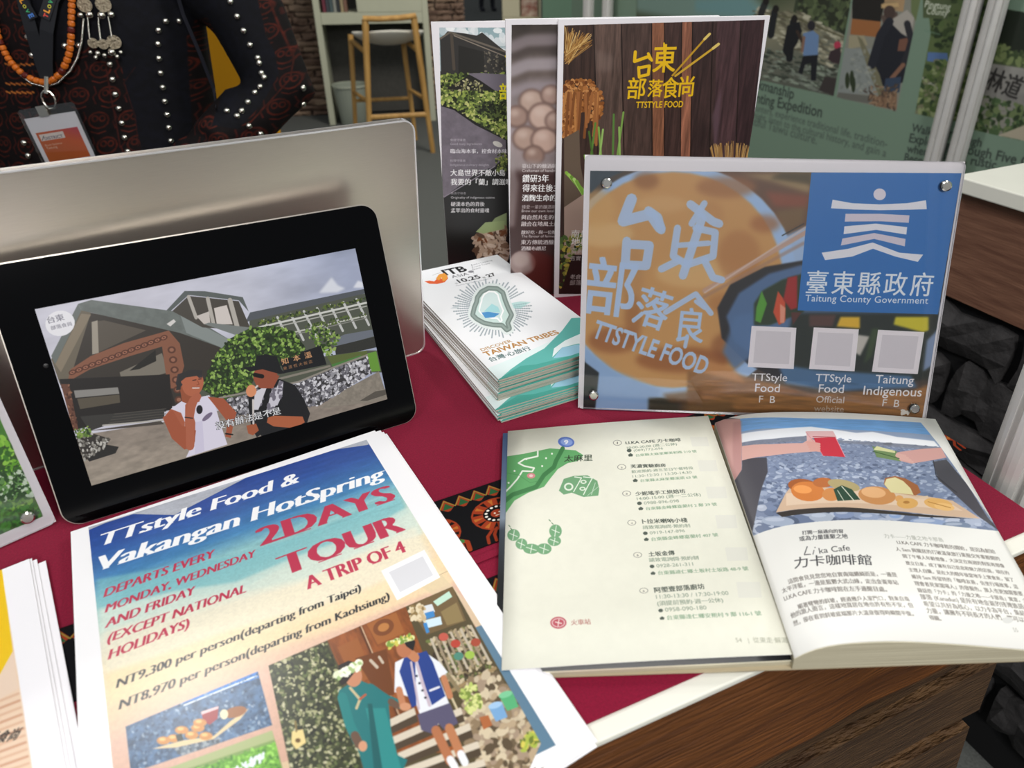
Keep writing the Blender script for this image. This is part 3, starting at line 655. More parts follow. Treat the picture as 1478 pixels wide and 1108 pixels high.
def slogan(c, col, bold=.05):
    pass
def art_front():
    c = Canvas(840, 1188, 'f1eef2', frame_map(MP['front'], .21, .2935, 840, 1188))
    c.z(780, 0, 3.211)
    I = [(110, 118), (1040, 92), (985, 745), (980, 1000), (900, 1365), (90, 1365), (100, 700)]
    Q = [(110, 118), (1040, 92), (900, 1362), (85, 1362)]
    c.setclip(Q)
    c.poly(Q, '3c2c27')
    for x0, x1, y, co in ((90, 245, 0, '41302a'), (245, 372, 0, '5d4a42'), (378, 515, 0, '4e3c36'), (515, 575, 0, '8a5a42'), (575, 655, 0, '43302c'), (655, 705, 0, '94604a'), (705, 820, 0, '3e2d2b'), (820, 930, 0, '4a3436'), (930, 1040, 0, '3b282a')):
        d = (x0 - 560) * -.02
        c.poly([(x0, 80), (x1, 80), (x1 + (x1 - 560) * -.14, 1370), (x0 + (x0 - 560) * -.14, 1370)], co)
    for x in (245, 374, 515, 576, 655, 706, 800, 930):
        c.line([(x, 80), (x + (x - 560) * -.14, 1370)], 5, '241916')
    c.mod(Q, .30, (9, 150), 21, 4); c.mod(Q, .12, (4, 30), 22, 2); c.poly([(795, 540), (840, 400), (830, 560), (810, 720)], '6d5560', .6, 5); c.poly([(255, 230), (340, 260), (330, 330), (260, 330)], '7d6a62', .5, 8)
    # dry straw, millet, leeks, wheat
    r = random.Random(3)
    for k in range(70):
        x = 110 + r.random() * 130; c.line([(110 + r.random() * 25, 300 - r.random() * 60), (x, 118 + r.random() * 60 + (x - 110) * .3)], 3.2, r.choice(['a87a3e', 'c49a58', '8c5f2c', 'd8b474']))
    c.scatter([(100, 400), (140, 370), (230, 370), (285, 430), (290, 520), (240, 590), (210, 520), (170, 520), (150, 660), (120, 680), (100, 600)], 620, 9, ['8a5227', 'b0713c', 'c98d54', '6d3c1b', '99602f'], 5, asp=.8)
    for k in range(14): x = 115 + r.random() * 160; c.line([(x, 430), (x + 15 - r.random() * 40, 560 + r.random() * 130)], 12, r.choice(['a2673a', 'bd8148', '84502a']))
    c.flat('6a5a4c', 110, 640, 180, 600, 185, 760, 230, 1000, 110, 1100)
    for a, b, cc, d, co in ((255, 570, 230, 760, '5f8a3c'), (270, 590, 285, 770, '86b050'), (225, 610, 250, 770, '4c7030'), (385, 520, 350, 770, '7fa650'), (340, 530, 335, 770, '5c8840'), (365, 590, 370, 780, '93bb62'), (290, 600, 265, 800, '9cc46a'), (205, 720, 245, 900, '86b050')):
        c.line([(a, b), (cc, d)], 9, co)
    for k in range(5): c.line([(120 + k * 12, 800 + k * 10), (215 + k * 8, 900 + k * 22)], 15, ['8cba48', 'a6d060', '6f9c38', 'b4d878', '7fae44'][k])
    c.flat('b49a8c', 110, 960, 200, 900, 260, 1000, 240, 1200, 110, 1200); c.scatter([(90, 1100), (300, 1050), (300, 1300), (90, 1330)], 260, 11, ['4e6a34', '8a8a3c', 'b8a848', '2c3a20', '6e8440'], 8)
    c.flat('2c211e', 150, 1180, 900, 1180, 900, 1365, 90, 1365)
    for k in range(90):
        x = 800 + r.random() * 190; c.line([(x, 760), (x + (x - 890) * .25 + r.random() * 12, 650 + abs(x - 880) * .25 + r.random() * 25)], 3, r.choice(['b48a52', 'd0aa6c', '8f6838', 'c69a5a']))
    # yellow brush logo
    Y = 'f2c21c'
    def st(p, w): c.line(p, w, Y)
    st([(440, 240), (436, 285), (500, 262), (512, 275)], 15); st([(455, 312), (458, 358)], 14); st([(455, 315), (505, 305), (500, 345), (462, 354)], 14); st([(500, 248), (516, 280)], 13)
    c.text('東', (520, 325), (622, 322), Y, bold=.05, hk=1.15)
    st([(573, 200), (573, 240)], 8); c.line([(612, 350), (780, 160)], 9, 'c89a2a'); c.line([(625, 352), (825, 206)], 10, 'd8ac34'); c.line([(760, 182), (785, 157)], 12, 'e8cc70'); c.line([(800, 224), (826, 204)], 13, 'e8cc70')
    c.text('部', (400, 450), (482, 450), Y, bold=.045, hk=1.1); c.text('落', (496, 442), (562, 442), Y, bold=.045, hk=1.15); c.text('食', (562, 448), (638, 444), Y, bold=.04, hk=1.2); c.text('尚', (640, 440), (706, 438), Y, bold=.045, hk=1.1)
    c.text('TTSTYLE FOOD', (442, 500), (660, 496), Y, bold=.03, hk=1.25)
    # cover lines at the foot
    c.z(620, 150, 3.959)
    c.text('南島原味', (808, 760), (1010, 760), 'e8e4e0', bold=.02); c.text('地與海的', (808, 806), (1010, 806), 'f2eeea', bold=.02); c.text('吉貝豆 食材故事', (806, 850), (1080, 850), 'c8c4c0'); c.text('吉實 · 部落廚房', (804, 892), (1010, 892), 'd8d4d0'); c.text('老倉庫 新味道', (802, 998), (1000, 998), 'd8d4d0'); c.text('部落 · 故事', (800, 1032), (960, 1032), 'c8c4c0')
    c.setclip(None)
    return c
def art_mid():
    c = Canvas(840, 1188, 'f1eef2', frame_map(MP['mid'], .21, .2935, 840, 1188))
    c.z(400, 0, 3.211)
    Q = [(1087, 115), (1760, 110), (1700, 1365), (1075, 1365)]; c.setclip(Q)
    c.grad(Q, [(0, '3a332f'), (.12, '6d625e'), (.3, 'a3979a'), (.6, '8b7a76'), (1, '3d2422')], (1180, 115), (1180, 1360)); c.mod(Q, .2, (60, 90), 4, 3)
    for y, w_, co in ((190, 60, '9c9094'), (230, 26, '4c423f'), (300, 60, 'b8aeb4'), (345, 22, '63564f'), (400, 40, 'a59aa0')):
        c.line([(1090, y + 30), (1160, y), (1300, y - 5), (1420, y + 30)], w_, co, .7, 8)
    for x, y, r_, co in ((1180, 470, 62, 'c0a698'), (1270, 440, 50, 'b09488'), (1110, 540, 55, 'a88c80'), (1230, 540, 70, 'ccb0a2'), (1150, 640, 62, 'b89c8e'), (1240, 650, 66, 'c4a698'), (1290, 560, 50, 'ae9286'), (1190, 720, 50, '9a7e72')):
        c.ell(x, y, r_, r_ * .95, '6f5750', 1, soft=5); c.ell(x, y, r_ * .88, r_ * .82, co, 1, soft=6); c.ell(x - r_ * .2, y - r_ * .3, r_ * .4, r_ * .3, 'dcc6ba', .6, soft=8)
    c.poly([(1070, 680), (1120, 740), (1300, 760), (1400, 700), (1400, 800), (1080, 800)], 'a09494', .8, 12); c.poly([(1080, 790), (1400, 790), (1400, 1365), (1070, 1365)], '3a2322', .85, 14)
    c.poly([(1080, 700), (1120, 850), (1100, 1050), (1075, 1050)], 'b0a4a4', .5, 8)
    c.z(590, 330, 4.344); c.ell(715, 215, 82, 78, '8f7a76', 1, soft=3); c.ell(700, 195, 55, 48, 'b2a09a', .7, soft=8); c.poly([(760, 120), (920, 180), (900, 400), (700, 300), (780, 260)], '5c1f1a', .7, 10)
    c.z(620, 150, 3.959)
    for t, y, b, k in (('臺山下的釀酒師 · 劉家酒坊', 365, .0, 'd8d0d0'), ('Craftsman of handmade yeast wine', 388, 0., 'd8d0d0')): c.text(t, (528, y), (860, y), k, bold=.012)
    c.text('鑽研3年', (530, 445), (680, 443), 'ffffff', bold=.035, hk=1.15); c.text('得來往後30年', (530, 498), (790, 498), 'ffffff', bold=.035, hk=1.1); c.text('酒麴生命的滋味', (528, 552), (800, 552), 'ffffff', bold=.035, hk=1.1)
    c.text('鍾愛一輩的釀酒職人', (526, 597), (745, 597), 'd0c8c8'); c.text('Brew our own local flavours', (526, 618), (790, 618), 'cfc7c7', bold=.01); c.text('與自然共生的香氣', (524, 658), (770, 658), 'e4dcdc', bold=.01); c.text('融合在地風土的味', (524, 696), (770, 696), 'e4dcdc', bold=.01)
    c.text('釀好吃 · 與一位釀師相遇', (524, 742), (800, 742), 'd0c8c8', bold=.01); c.text('The flavour of fermented rice', (524, 762), (790, 762), 'cfc7c7', bold=.01); c.text('東方傳統酒釀深入', (522, 800), (770, 800), 'd8d0d0', bold=.01); c.text('酒釀布朗尼', (522, 835), (664, 835), 'd8d0d0', bold=.01)
    c.setclip(None); return c
def art_back():
    c = Canvas(840, 1188, 'f1eef2', frame_map(MP['back'], .21, .2845, 840, 1188))
    c.z(400, 0, 3.211)
    Q = [(752, 128), (1400, 128), (1400, 1230), (772, 1230)]; c.setclip(Q)
    c.poly(Q, '141413'); c.grad([(752, 128), (1400, 128), (1400, 330), (752, 330)], [(0, '93aeb4'), (1, 'a8bcc0')], (750, 128), (750, 330)); c.scatter([(760, 130), (1080, 130), (1080, 260), (760, 200)], 40, 26, ['e8ecee', 'c8d4d8', 'ffffff'], 2, a=.8)
    c.flat('33312f', 755, 185, 790, 145, 870, 155, 925, 165, 950, 150, 1010, 200, 1060, 240, 1060, 340, 760, 345)
    c.line([(755, 180), (800, 150), (1060, 240)], 9, '6d6459'); c.line([(820, 165), (1060, 262)], 5, '8c8072'); c.line([(808, 160), (820, 320)], 14, '4f463c'); c.line([(960, 240), (950, 340)], 8, '5f564a'); c.flat('23221f', 840, 210, 960, 240, 960, 340, 840, 340); c.scatter([(960, 240), (1060, 262), (1060, 340), (965, 340)], 60, 6, ['4a463e', '7c7464', '2a2824'], 4)
    c.flat('6b7d3a', 755, 345, 1065, 340, 1065, 640, 980, 600, 860, 520, 760, 470); c.scatter([(755, 345), (1065, 335), (1065, 650), (980, 600), (860, 520), (760, 480)], 900, 8, ['8ea04a', 'b0b860', '4c5c2a', '2c3818', '1c2410', 'c2c47a', '6a7c38'], 6)
    c.flat('1c1b18', 780, 415, 900, 340, 1060, 420, 900, 420); c.flat('726b76', 880, 340, 940, 338, 1064, 345, 1064, 425, 1010, 420, 940, 372); c.scatter([(810, 400), (900, 355), (960, 400), (960, 420), (810, 420)], 60, 6, ['8c8a5c', '4a4838', 'c0b890'], 8)
    c.scatter([(900, 480), (1060, 470), (1060, 560), (960, 540)], 200, 8, ['14180c', '26301a', '525f30'], 9)
    P = [(755, 490), (820, 510), (920, 580), (1060, 650), (1062, 720), (1010, 770), (930, 800), (770, 915)]
    c.poly(P, '746c76'); c.mod(P, .12, 22, 3); c.line([(770, 915), (1010, 770)], 5, '8d8590'); c.scatter([(1010, 720), (1064, 700), (1064, 790), (1020, 800)], 60, 7, ['6a7a3a', '98a050', '3a4420'], 4); c.ell(1022, 668, 24, 12, 'd8d4cc', ang=.4)
    for y in (1010, ): pass
    c.flat('8fa070', 970, 1060, 1010, 1010, 1064, 985, 1064, 1070, 1000, 1060); c.scatter([(900, 1108), (980, 1050), (1064, 1040), (1070, 1200), (930, 1200)], 90, 22, ['b09884', '8c6e58', 'd0bca8', '5e4636', 'c4aa92'], 12)
    c.z(590, 330, 4.344); c.scatter([(430, 60), (480, 0), (600, 0), (606, 190), (560, 150), (420, 150)], 70, 22, ['b8a08a', '8e7058', 'd4c0ac', '5c4434', '7a4a2c'], 13, asp=.4); c.flat('9cae78', 420, 20, 480, -40, 600, -50, 600, 0, 470, 30)
    c.z(620, 150, 3.959)
    c.text('食材守味者', (118, 212), (206, 212), 'c4bec6'); c.text('Good tasty ingredients', (118, 234), (298, 234), 'bcb6be'); c.text('臨山海本事，控食材本味之道', (120, 280), (500, 280), 'efecf0', bold=.01)
    c.text('料理守味者', (118, 330), (206, 330), 'c4bec6'); c.text('Indigenous culinary delights', (118, 354), (340, 354), 'bcb6be'); c.text('大島世界不敵小島', (120, 408), (432, 408), 'ffffff', bold=.03, hk=1.1); c.text('我要的「蘭」調滋味', (122, 460), (470, 460), 'ffffff', bold=.03, hk=1.1)
    c.text('飲食守味者', (122, 516), (208, 516), 'c4bec6'); c.text('Originality of indigenous cuisine', (122, 540), (372, 540), 'e4e0e4', bold=.01); c.text('硬漢本色的背後', (122, 582), (314, 582), 'f2f0f2', bold=.015, hk=1.1); c.text('孟萃出的食材靈魂', (122, 618), (340, 618), 'f2f0f2', bold=.015, hk=1.1)
    c.z(400, 0, 3.211); c.setclip(Q)
    c.text('台東', (1056, 300), (1180, 300), 'f0e018', bold=.05, hk=1.2); c.text('部落', (1030, 455), (1150, 455), 'f0e018', bold=.05, hk=1.3)
    c.setclip(None); return c
def emblem(c):
    c.ell(740, 213, 32, 30, 'e9dde6')
    c.flat('efeaf0', 500, 240, 600, 258, 740, 264, 880, 258, 976, 243, 980, 289, 860, 292, 740, 294, 600, 290, 492, 284)
    c.flat('ddd0dc', 566, 312, 740, 312, 892, 320, 888, 358, 740, 350, 562, 352)
    c.flat('efeaf0', 560, 376, 720, 362, 880, 380, 876, 418, 722, 394, 556, 416)
    c.flat('ddd0dc', 550, 438, 712, 410, 872, 440, 868, 478, 712, 440, 542, 474)
    c.flat('efeaf0', 444, 510, 580, 490, 704, 458, 840, 510, 962, 520, 934, 557, 820, 530, 706, 490, 600, 530, 462, 548)
def art_acrylic():
    c = Canvas(1400, 1023, 'eee6ea', frame_map(MP['acr'], AW, AH, 1400, 1023))
    Q = [(852, 246.5), (1388, 250), (1331, 603), (842, 588)]; c.setclip(Q)
    c.poly(Q, '4a3a30')
    c.z(830, 220, 3.211)
    # bread, board and greens behind the bowl
    c.poly([(640, 85), (1110, 85), (1080, 350), (900, 400), (700, 250)], '6b4630', 1, 6); c.poly([(760, 100), (1090, 100), (1090, 190), (900, 130)], 'b59a6a', .8, 10); c.poly([(880, 180), (1090, 200), (1070, 260), (920, 250)], '9c4a30', .7, 10); c.poly([(900, 120), (1100, 150), (1095, 95), (960, 90)], '4c3b1e', .9, 8); c.poly([(930, 270), (1070, 250), (1060, 330), (960, 380)], '84663c', .7, 10)
    c.poly([(900, 420), (1100, 330), (1090, 560), (940, 560)], 'a9bfe0', 1, 6)
    # round flatbread with a pale blue rim
    c.ell(470, 600, 560, 545, 'a9c4ea', 1, n=40, soft=3); c.ell(455, 590, 508, 500, 'd09a5c', 1, n=40, soft=4)
    c.z(0, 0, 1); c.setclip(Q); c.mod(Q, .0, 50)
    c.z(830, 220, 3.211)
    for x, y, rx, ry, co, a in ((330, 130, 60, 40, '9c6232', .8), (700, 160, 140, 50, 'a4683a', .7), (880, 330, 70, 40, 'a86434', .7), (140, 380, 130, 60, 'e4bc84', .7), (560, 560, 190, 70, 'e2b67c', .7), (760, 480, 100, 120, 'b87a44', .7), (270, 760, 40, 110, '9c5c2c', .6), (180, 870, 120, 60, '9a5628', .7), (500, 960, 220, 60, '96501f', .7), (720, 900, 90, 70, '8c4a20', .6), (100, 260, 90, 90, 'd8a868', .7), (400, 240, 120, 40, 'dfb078', .6), (620, 300, 70, 80, 'c48a50', .7), (260, 560, 60, 160, 'c08a54', .6), (700, 700, 90, 50, 'b4743c', .6)):
        c.ell(x, y, rx, ry, co, a, soft=12)
    c.poly([(40, 900), (180, 1010), (400, 1100), (330, 1220), (40, 1220)], '98b4dc', 1, 8); c.poly([(30, 960), (110, 1020), (90, 1220), (20, 1220)], '15181c', 1, 3); c.poly([(60, 80), (230, 85), (130, 130), (70, 190)], '34404c', 1, 3)
    # denim cloth with vegetables
    D = [(1060, 500), (880, 530), (720, 610), (660, 720), (680, 860), (800, 980), (960, 1060), (1200, 1090), (1500, 1080), (1760, 1000), (1760, 480)]
    c.poly(D, '241f24', 1, 3); c.poly([(1050, 520), (900, 560), (760, 650), (700, 760), (740, 880), (860, 960), (1100, 1040), (1500, 1040), (1700, 950), (1700, 700), (1100, 520)], '56729c', 1, 5)
    c.z(1060, 440, 3.529); c.poly([(300, 40), (1050, 40), (1000, 380), (340, 400), (250, 250)], '1f2620', 1, 8)
    c.poly([(0, 60), (90, 40), (120, 240), (0, 330), (-60, 240)], '5b7aa6', .9, 8); c.poly([(220, 300), (420, 330), (900, 360), (930, 420), (500, 440), (260, 400)], '4f7298', 1, 6)
    c.poly([(540, 60), (640, 60), (640, 120), (520, 110)], 'e8b830', 1, 4); c.poly([(820, 60), (990, 60), (990, 130), (960, 140), (810, 100)], 'd6c62c', 1, 4); c.poly([(620, 150), (690, 160), (640, 260), (610, 240)], 'c8c0b8', 1, 4); c.poly([(380, 50), (520, 50), (500, 110), (380, 110)], '5a3a34', 1, 5); c.poly([(700, 120), (740, 120), (700, 260), (660, 300)], '3a4a2a', 1, 5); c.poly([(980, 180), (1040, 120), (1020, 300), (960, 340)], '8496b8', 1, 5)
    c.z(830, 220, 3.211); c.poly([(830, 700), (870, 640), (960, 590), (1060, 560), (1060, 740), (900, 800), (830, 800)], '26361c', 1, 4); c.poly([(940, 640), (975, 690), (975, 780), (945, 800), (918, 740)], 'd4502c', 1, 2); c.poly([(950, 700), (975, 720), (970, 790), (950, 790)], 'e89a80', 1, 2); c.poly([(985, 580), (1030, 570), (1030, 720), (1000, 730), (965, 680)], 'a81e1c', 1, 3); c.poly([(840, 720), (865, 640), (890, 700), (860, 790), (835, 780)], '5aa032', 1, 2); c.poly([(1000, 740), (1050, 740), (1010, 800)], '5a2a24', 1, 2)
    # wooden table under the cloth
    c.z(1060, 440, 3.529); c.poly([(-240, 330), (0, 350), (200, 400), (400, 450), (900, 440), (1000, 400), (980, 640), (-240, 640)], '9c6a3a', 1, 6)
    c.mod([(-240, 380), (980, 400), (980, 640), (-240, 640)], .22, (90, 12), 6, 3); c.poly([(-240, 240), (0, 330), (60, 400), (-100, 360), (-240, 320)], 'c88a50', 1, 8)
    c.z(700, 580, 3.517); c.poly([(830, -20), (980, -20), (980, 80), (830, 70)], '3c3424', 1, 6); c.poly([(1000, 0), (1250, 0), (1290, 80), (1000, 75)], '6c4c28', .8, 8); c.poly([(900, -40), (1100, -60), (1100, 0), (940, 0)], '7a4a20', .8, 8)
    # chopsticks
    c.z(830, 220, 3.211); c.line([(600, 640), (1070, 370)], 22, 'c9a08c', .9, 2); c.line([(595, 670), (1060, 420)], 16, 'a9806c', .6, 3); c.line([(600, 650), (1070, 345)], 7, 'e0c8c0', .8, 2); c.line([(960, 385), (1060, 330)], 5, '33302f', .9, 1)
    # brush lettering in pale blue
    B = 'b9cdee'
    def st(p, w): c.line(p, w, B, .95, 1)
    st([(262, 215), (222, 318), (350, 285), (395, 350)], 52); st([(340, 268), (385, 300), (400, 360)], 40)
    st([(240, 410), (232, 520), (330, 525), (345, 430), (250, 425)], 42)
    st([(535, 240), (640, 320), (668, 330)], 40); st([(600, 235), (540, 330)], 30); st([(590, 300), (500, 570)], 40); st([(475, 350), (455, 480), (520, 520), (640, 480), (650, 370), (560, 350)], 34); st([(480, 430), (620, 420)], 26); st([(400, 540), (480, 500)], 34); st([(600, 500), (640, 580), (680, 590)], 34)
    c.text('部', (40, 720), (265, 745), B, bold=.05, hk=1.15, soft=1); c.text('落', (262, 770), (410, 815), B, bold=.05, hk=1.2, soft=1); st([(420, 740), (560, 655), (630, 745)], 26)
    c.text('良', (470, 860), (590, 870), B, bold=.05, hk=1.2, soft=1); st([(560, 690), (600, 720)], 20); st([(520, 850), (510, 900)], 18)
    c.text('TTSTYLE FOOD', (75, 852), (600, 1030), B, bold=.045, hk=1.5, soft=1)
    # blue name panel
    c.z(1060, 220, 3.529); c.poly([(392, 102), (1157, 104), (1036, 824), (322, 804)], '2a72bb'); emblem(c)
    c.text('臺東縣政府', (364, 708), (1004, 722), 'eef0f6', bold=.018, hk=1.1, spacing=1.2); c.text('Taitung County Government', (360, 757), (986, 770), 'e6eaf4', bold=.012, hk=1.0, spacing=1.05)
    # plain white squares in place of the codes
    c.z(1060, 440, 3.529)
    for q in ([(88, 106), (316, 116), (302, 326), (68, 316)], [(404, 114), (634, 124), (612, 338), (380, 326)], [(732, 126), (968, 138), (934, 352), (700, 340)]):
        c.poly(q, 'f3e9ee')
        p = np.array(q, float); m = p.mean(0); c.poly(m + (p - m) * .78, 'dcd3d9')
    K = dict(bold=.012)
    c.text('TTStyle', (88, 385), (268, 388), 'f4eef0', **K); c.text('Food', (104, 441), (230, 444), 'f4eef0', **K); c.text('F  B', (124, 496), (206, 499), 'f4eef0', **K)
    c.text('TTStyle', (412, 388), (594, 394), 'f4eef0', **K); c.text('Food', (428, 445), (556, 448), 'f4eef0', **K); c.text('Official', (415, 496), (558, 500), 'ddd0cc', **K); c.text('website', (404, 541), (556, 546), 'c4b0a0', **K)
    c.text('Taitung', (716, 397), (912, 404), 'f4eef0', **K); c.text('Indigenous', (655, 456), (952, 466), 'f4eef0', **K); c.text('F  B', (752, 515), (838, 520), 'e4dcdc', **K)
    c.scatter([(845, 535), (890, 540), (888, 560), (845, 555)], 24, 7, ['e8e0d8'], 2)
    c.setclip(None); return c

def art_flyer():
    bl = project(np.array(MP['flyer'])[:3, 3]); c = Canvas(1060, 1493, 'fbfafc', quad_map([(99, 762), (539, 625), (851, 1061), (bl[0], bl[1])], 1060, 1493))
    c.z(300, 560, 3.517)
    # picture block: sky line, sea, surf and sand
    Q = [(125, 756), (527, 638), (813, 1073), (500, 1223), (300, 1315), (190, 1360)]
    z0 = c.zm; c.z(0, 0, 1); c.setclip(Q); c.poly(Q, 'e8cfae')
    top = (330, 700); bot = (480, 1090)
    c.grad(Q, [(0, 'b9bec8'), (.03, 'b9bec8'), (.06, '2f4a94'), (.16, '3558a0'), (.30, '4a86b8'), (.37, '8ec2c8'), (.46, 'bcd8cc'), (.51, 'e6e6d6'), (.60, 'ecdcb8'), (.72, 'e9c9a6'), (.8, 'dcb6a2'), (1, 'cfa58e')], (320, 680), (450, 1060))
    c.flat('b4b8c2', 60, 700, 530, 560, 530, 645, 490, 650, 430, 662, 380, 676, 250, 740, 190, 738, 150, 750, 120, 762)
    c.z(300, 560, 3.517)
    S = [(-700, 1000), (-400, 760), (-60, 720), (60, 790), (230, 780), (420, 740), (600, 700), (700, 660), (950, 560), (1080, 700), (600, 900), (-700, 1100)]
    c.z(0, 0, 1)
    c.poly([(136, 830), (250, 812), (330, 800), (420, 775), (500, 745), (572, 710), (590, 740), (500, 790), (420, 810), (360, 840), (300, 852), (250, 860), (140, 870)], '7fc0c8', .75, 6)
    c.poly([(140, 872), (250, 848), (340, 836), (430, 800), (520, 770), (592, 730), (612, 770), (520, 800), (430, 840), (340, 862), (250, 890), (142, 905)], 'd6e6da', .85, 6)
    c.poly([(145, 905), (300, 862), (450, 830), (600, 760), (640, 830), (480, 880), (300, 930), (150, 965)], 'f0ead4', .7, 9)
    c.poly([(150, 965), (330, 905), (500, 860), (640, 800), (660, 840), (500, 900), (330, 950), (155, 1010)], 'f2d9ac', .7, 9)
    c.mod(Q, .045, 6, 5, 3); c.mod([(130, 740), (560, 640), (580, 730), (130, 850)], .08, (60, 14), 8, 3)
    c.poly([(600, 838), (640, 828), (900, 1100), (700, 1300), (820, 1070), (690, 900)], 'd9c9a4', .6)
    c.poly([(688, 905), (700, 900), (905, 1200), (700, 1300)], '5e7f96'); c.poly([(176, 1150), (450, 1085), (480, 1300), (180, 1300)], 'd8c19a', .8)
    c.line([(615, 838), (652, 822)], 1, '9a8a6a', .6)
    # photo: guests on the steps
    c.z(380, 790, 3.079); P = [(30, 508), (850, 170), (1265, 862), (1100, 1250), (200, 1250)]
    c.setclip(P); c.poly(P, '54492f')
    c.flat('8a4c22', 290, 390, 640, 250, 900, 900, 560, 900, 330, 480); c.mod([(290, 390), (640, 250), (900, 900), (560, 900)], .25, (10, 40), 3)
    c.line([(440, 340), (640, 780)], 16, '5c3014'); c.line([(445, 340), (645, 780)], 5, 'd0b090'); c.flat('a0602e', 470, 330, 600, 280, 640, 370, 520, 420); c.ell(545, 345, 48, 36, '7a4420', ang=-.35); c.ell(545, 345, 26, 18, 'b87a40', ang=-.35); c.flat('9a5a2a', 340, 430, 430, 390, 500, 560, 420, 600); c.flat('6e3c18', 420, 480, 560, 440, 600, 640, 540, 660); c.line([(490, 490), (520, 520)], 14, 'c8b8a4'); c.line([(528, 475), (545, 500)], 12, 'c8b8a4')
    c.flat('6f5a3a', 650, 250, 850, 170, 915, 320, 740, 380); c.flat('bfe0cc', 765, 235, 835, 190, 850, 215, 785, 255); c.flat('d8dce0', 700, 260, 760, 245, 775, 280, 715, 290); c.flat('3f86c4', 728, 285, 768, 275, 775, 300, 738, 312); c.flat('cfe4ee', 720, 318, 800, 300, 808, 335, 745, 350); c.flat('3f86c4', 722, 330, 738, 326, 752, 368, 738, 374); c.flat('8e7a50', 800, 280, 870, 240, 905, 320, 830, 340)
    c.scatter([(660, 260), (720, 240), (730, 320), (680, 320)], 40, 12, ['c8b088', 'e0d0b0', '8c7448'], 3)
    L = [(30, 508), (290, 410), (360, 560), (470, 1000), (520, 1250), (160, 1250)]
    c.poly(L, '33381f'); c.scatter(L, 1500, 9, ['5e6a3c', '8d8f63', '2a3018', 'a9a87e', '474f2c', 'c4c09c', '1c200f'], 5)
    c.scatter([(730, 400), (930, 340), (1050, 540), (860, 620)], 340, 10, ['8a7a5a', 'b4a07c', '4e4a34', '6c7840', '3a2c20', 'c8b898'], 6)
    for k in range(9): c.line([(760 + k * 22, 400 - k * 7), (830 + k * 24, 560 - k * 8)], 11, ['c0b4a0', '9c8c74'][k % 2])
    for x, y, co in ((960, 415, 'a84a34'), (885, 475, '4f8a78'), (815, 390, 'c05a4a'), (870, 420, 'b84434'), (935, 470, 'a0c050')): c.ell(x, y, 22, 18, co)
    c.line([(830, 640), (1050, 530)], 16, '9c845c'); c.line([(840, 560), (980, 740), (1060, 960)], 18, '8c7c5c'); c.line([(860, 660), (960, 860), (1040, 1100)], 10, 'cdbf9c')
    R = [(930, 590), (1060, 540), (1265, 862), (1100, 1250), (1000, 1000), (900, 760)]
    c.poly(R, '6b5b44'); c.scatter(R, 420, 22, ['b8a284', '8f7a5e', 'd4c4a6', '5b4c38', 'a5907a', 'c8b89c'], 7, asp=.7)
    c.scatter([(880, 620), (960, 600), (1000, 700), (940, 720)], 90, 12, ['b8c86a', 'd8dc90', '7c9040'], 8); c.scatter([(1170, 830), (1250, 800), (1262, 860), (1180, 900)], 60, 12, ['a8b84a', 'd4c85a', '6c7c30'], 9)
    c.flat('58b078', 1070, 650, 1130, 630, 1160, 700, 1110, 718); c.ell(1100, 645, 32, 14, '7cc898', ang=-.3); c.flat('7aa8d4', 1025, 700, 1085, 680, 1112, 745, 1060, 765); c.ell(1055, 692, 32, 14, 'a4c8ea', ang=-.3); c.flat('b0683c', 985, 745, 1025, 735, 1045, 780, 1005, 800)
    for a, b, d, e in ((560, 760, 690, 700), (590, 830, 900, 700), (620, 900, 940, 770), (640, 970, 980, 850), (640, 1040, 1010, 930), (640, 1110, 1030, 1010), (620, 1190, 1040, 1080)): c.poly([(a, b), (d, e), (d + 10, e + 30), (a + 8, b + 32)], 'd8ccb8'); c.poly([(a + 8, b + 32), (d + 10, e + 30), (d + 20, e + 62), (a + 14, b + 62)], '4e4030')
    c.flat('e8d08c', 140, 800, 190, 790, 205, 850, 160, 880, 138, 850); c.line([(160, 800), (155, 755)], 8, '8a7440'); c.ell(168, 840, 12, 10, '6a4c20')
    # woman in a teal dress, man in a blue vest
    c.flat('1f7476', 350, 620, 430, 570, 500, 600, 570, 640, 600, 900, 665, 930, 640, 990, 520, 1020, 480, 1010, 440, 880, 400, 800, 345, 660); c.flat('2b8a88', 470, 700, 560, 700, 640, 980, 560, 1010); c.flat('175c5e', 480, 680, 500, 680, 560, 1010, 520, 1020)
    c.line([(490, 610), (560, 660), (625, 685)], 40, '1f7476'); c.line([(365, 650), (400, 770), (440, 850)], 44, '23807f'); c.line([(585, 672), (612, 690)], 30, '6a5040'); c.line([(425, 820), (445, 860)], 40, '6a5040'); c.ell(462, 868, 20, 24, 'd49a78'); c.line([(400, 610), (445, 660), (430, 700)], 12, 'c8b890'); c.line([(445, 660), (470, 640)], 10, 'b85838')
    c.ell(415, 560, 38, 46, 'c88a68'); c.flat('2a2220', 345, 560, 345, 510, 390, 490, 430, 500, 420, 540, 380, 590, 360, 600); c.line([(338, 552), (375, 540), (420, 515), (440, 500)], 34, 'e4ecc8'); c.scatter([(330, 550), (440, 485), (450, 520), (345, 575)], 40, 10, ['f6f6e4', 'a8c080', 'fffce8'], 4)
    c.flat('e9ebf2', 600, 500, 680, 460, 740, 460, 800, 500, 838, 545, 800, 570, 850, 690, 720, 740, 690, 660, 600, 630); c.flat('24408a', 640, 480, 740, 450, 770, 500, 830, 650, 770, 690, 720, 560, 690, 490, 700, 690, 680, 700, 620, 540); c.line([(690, 480), (735, 620), (760, 690)], 14, 'c8b8c4'); c.line([(672, 500), (700, 640), (712, 705)], 10, 'c8b8c4'); c.line([(760, 625), (800, 610)], 10, 'e4e4ec')
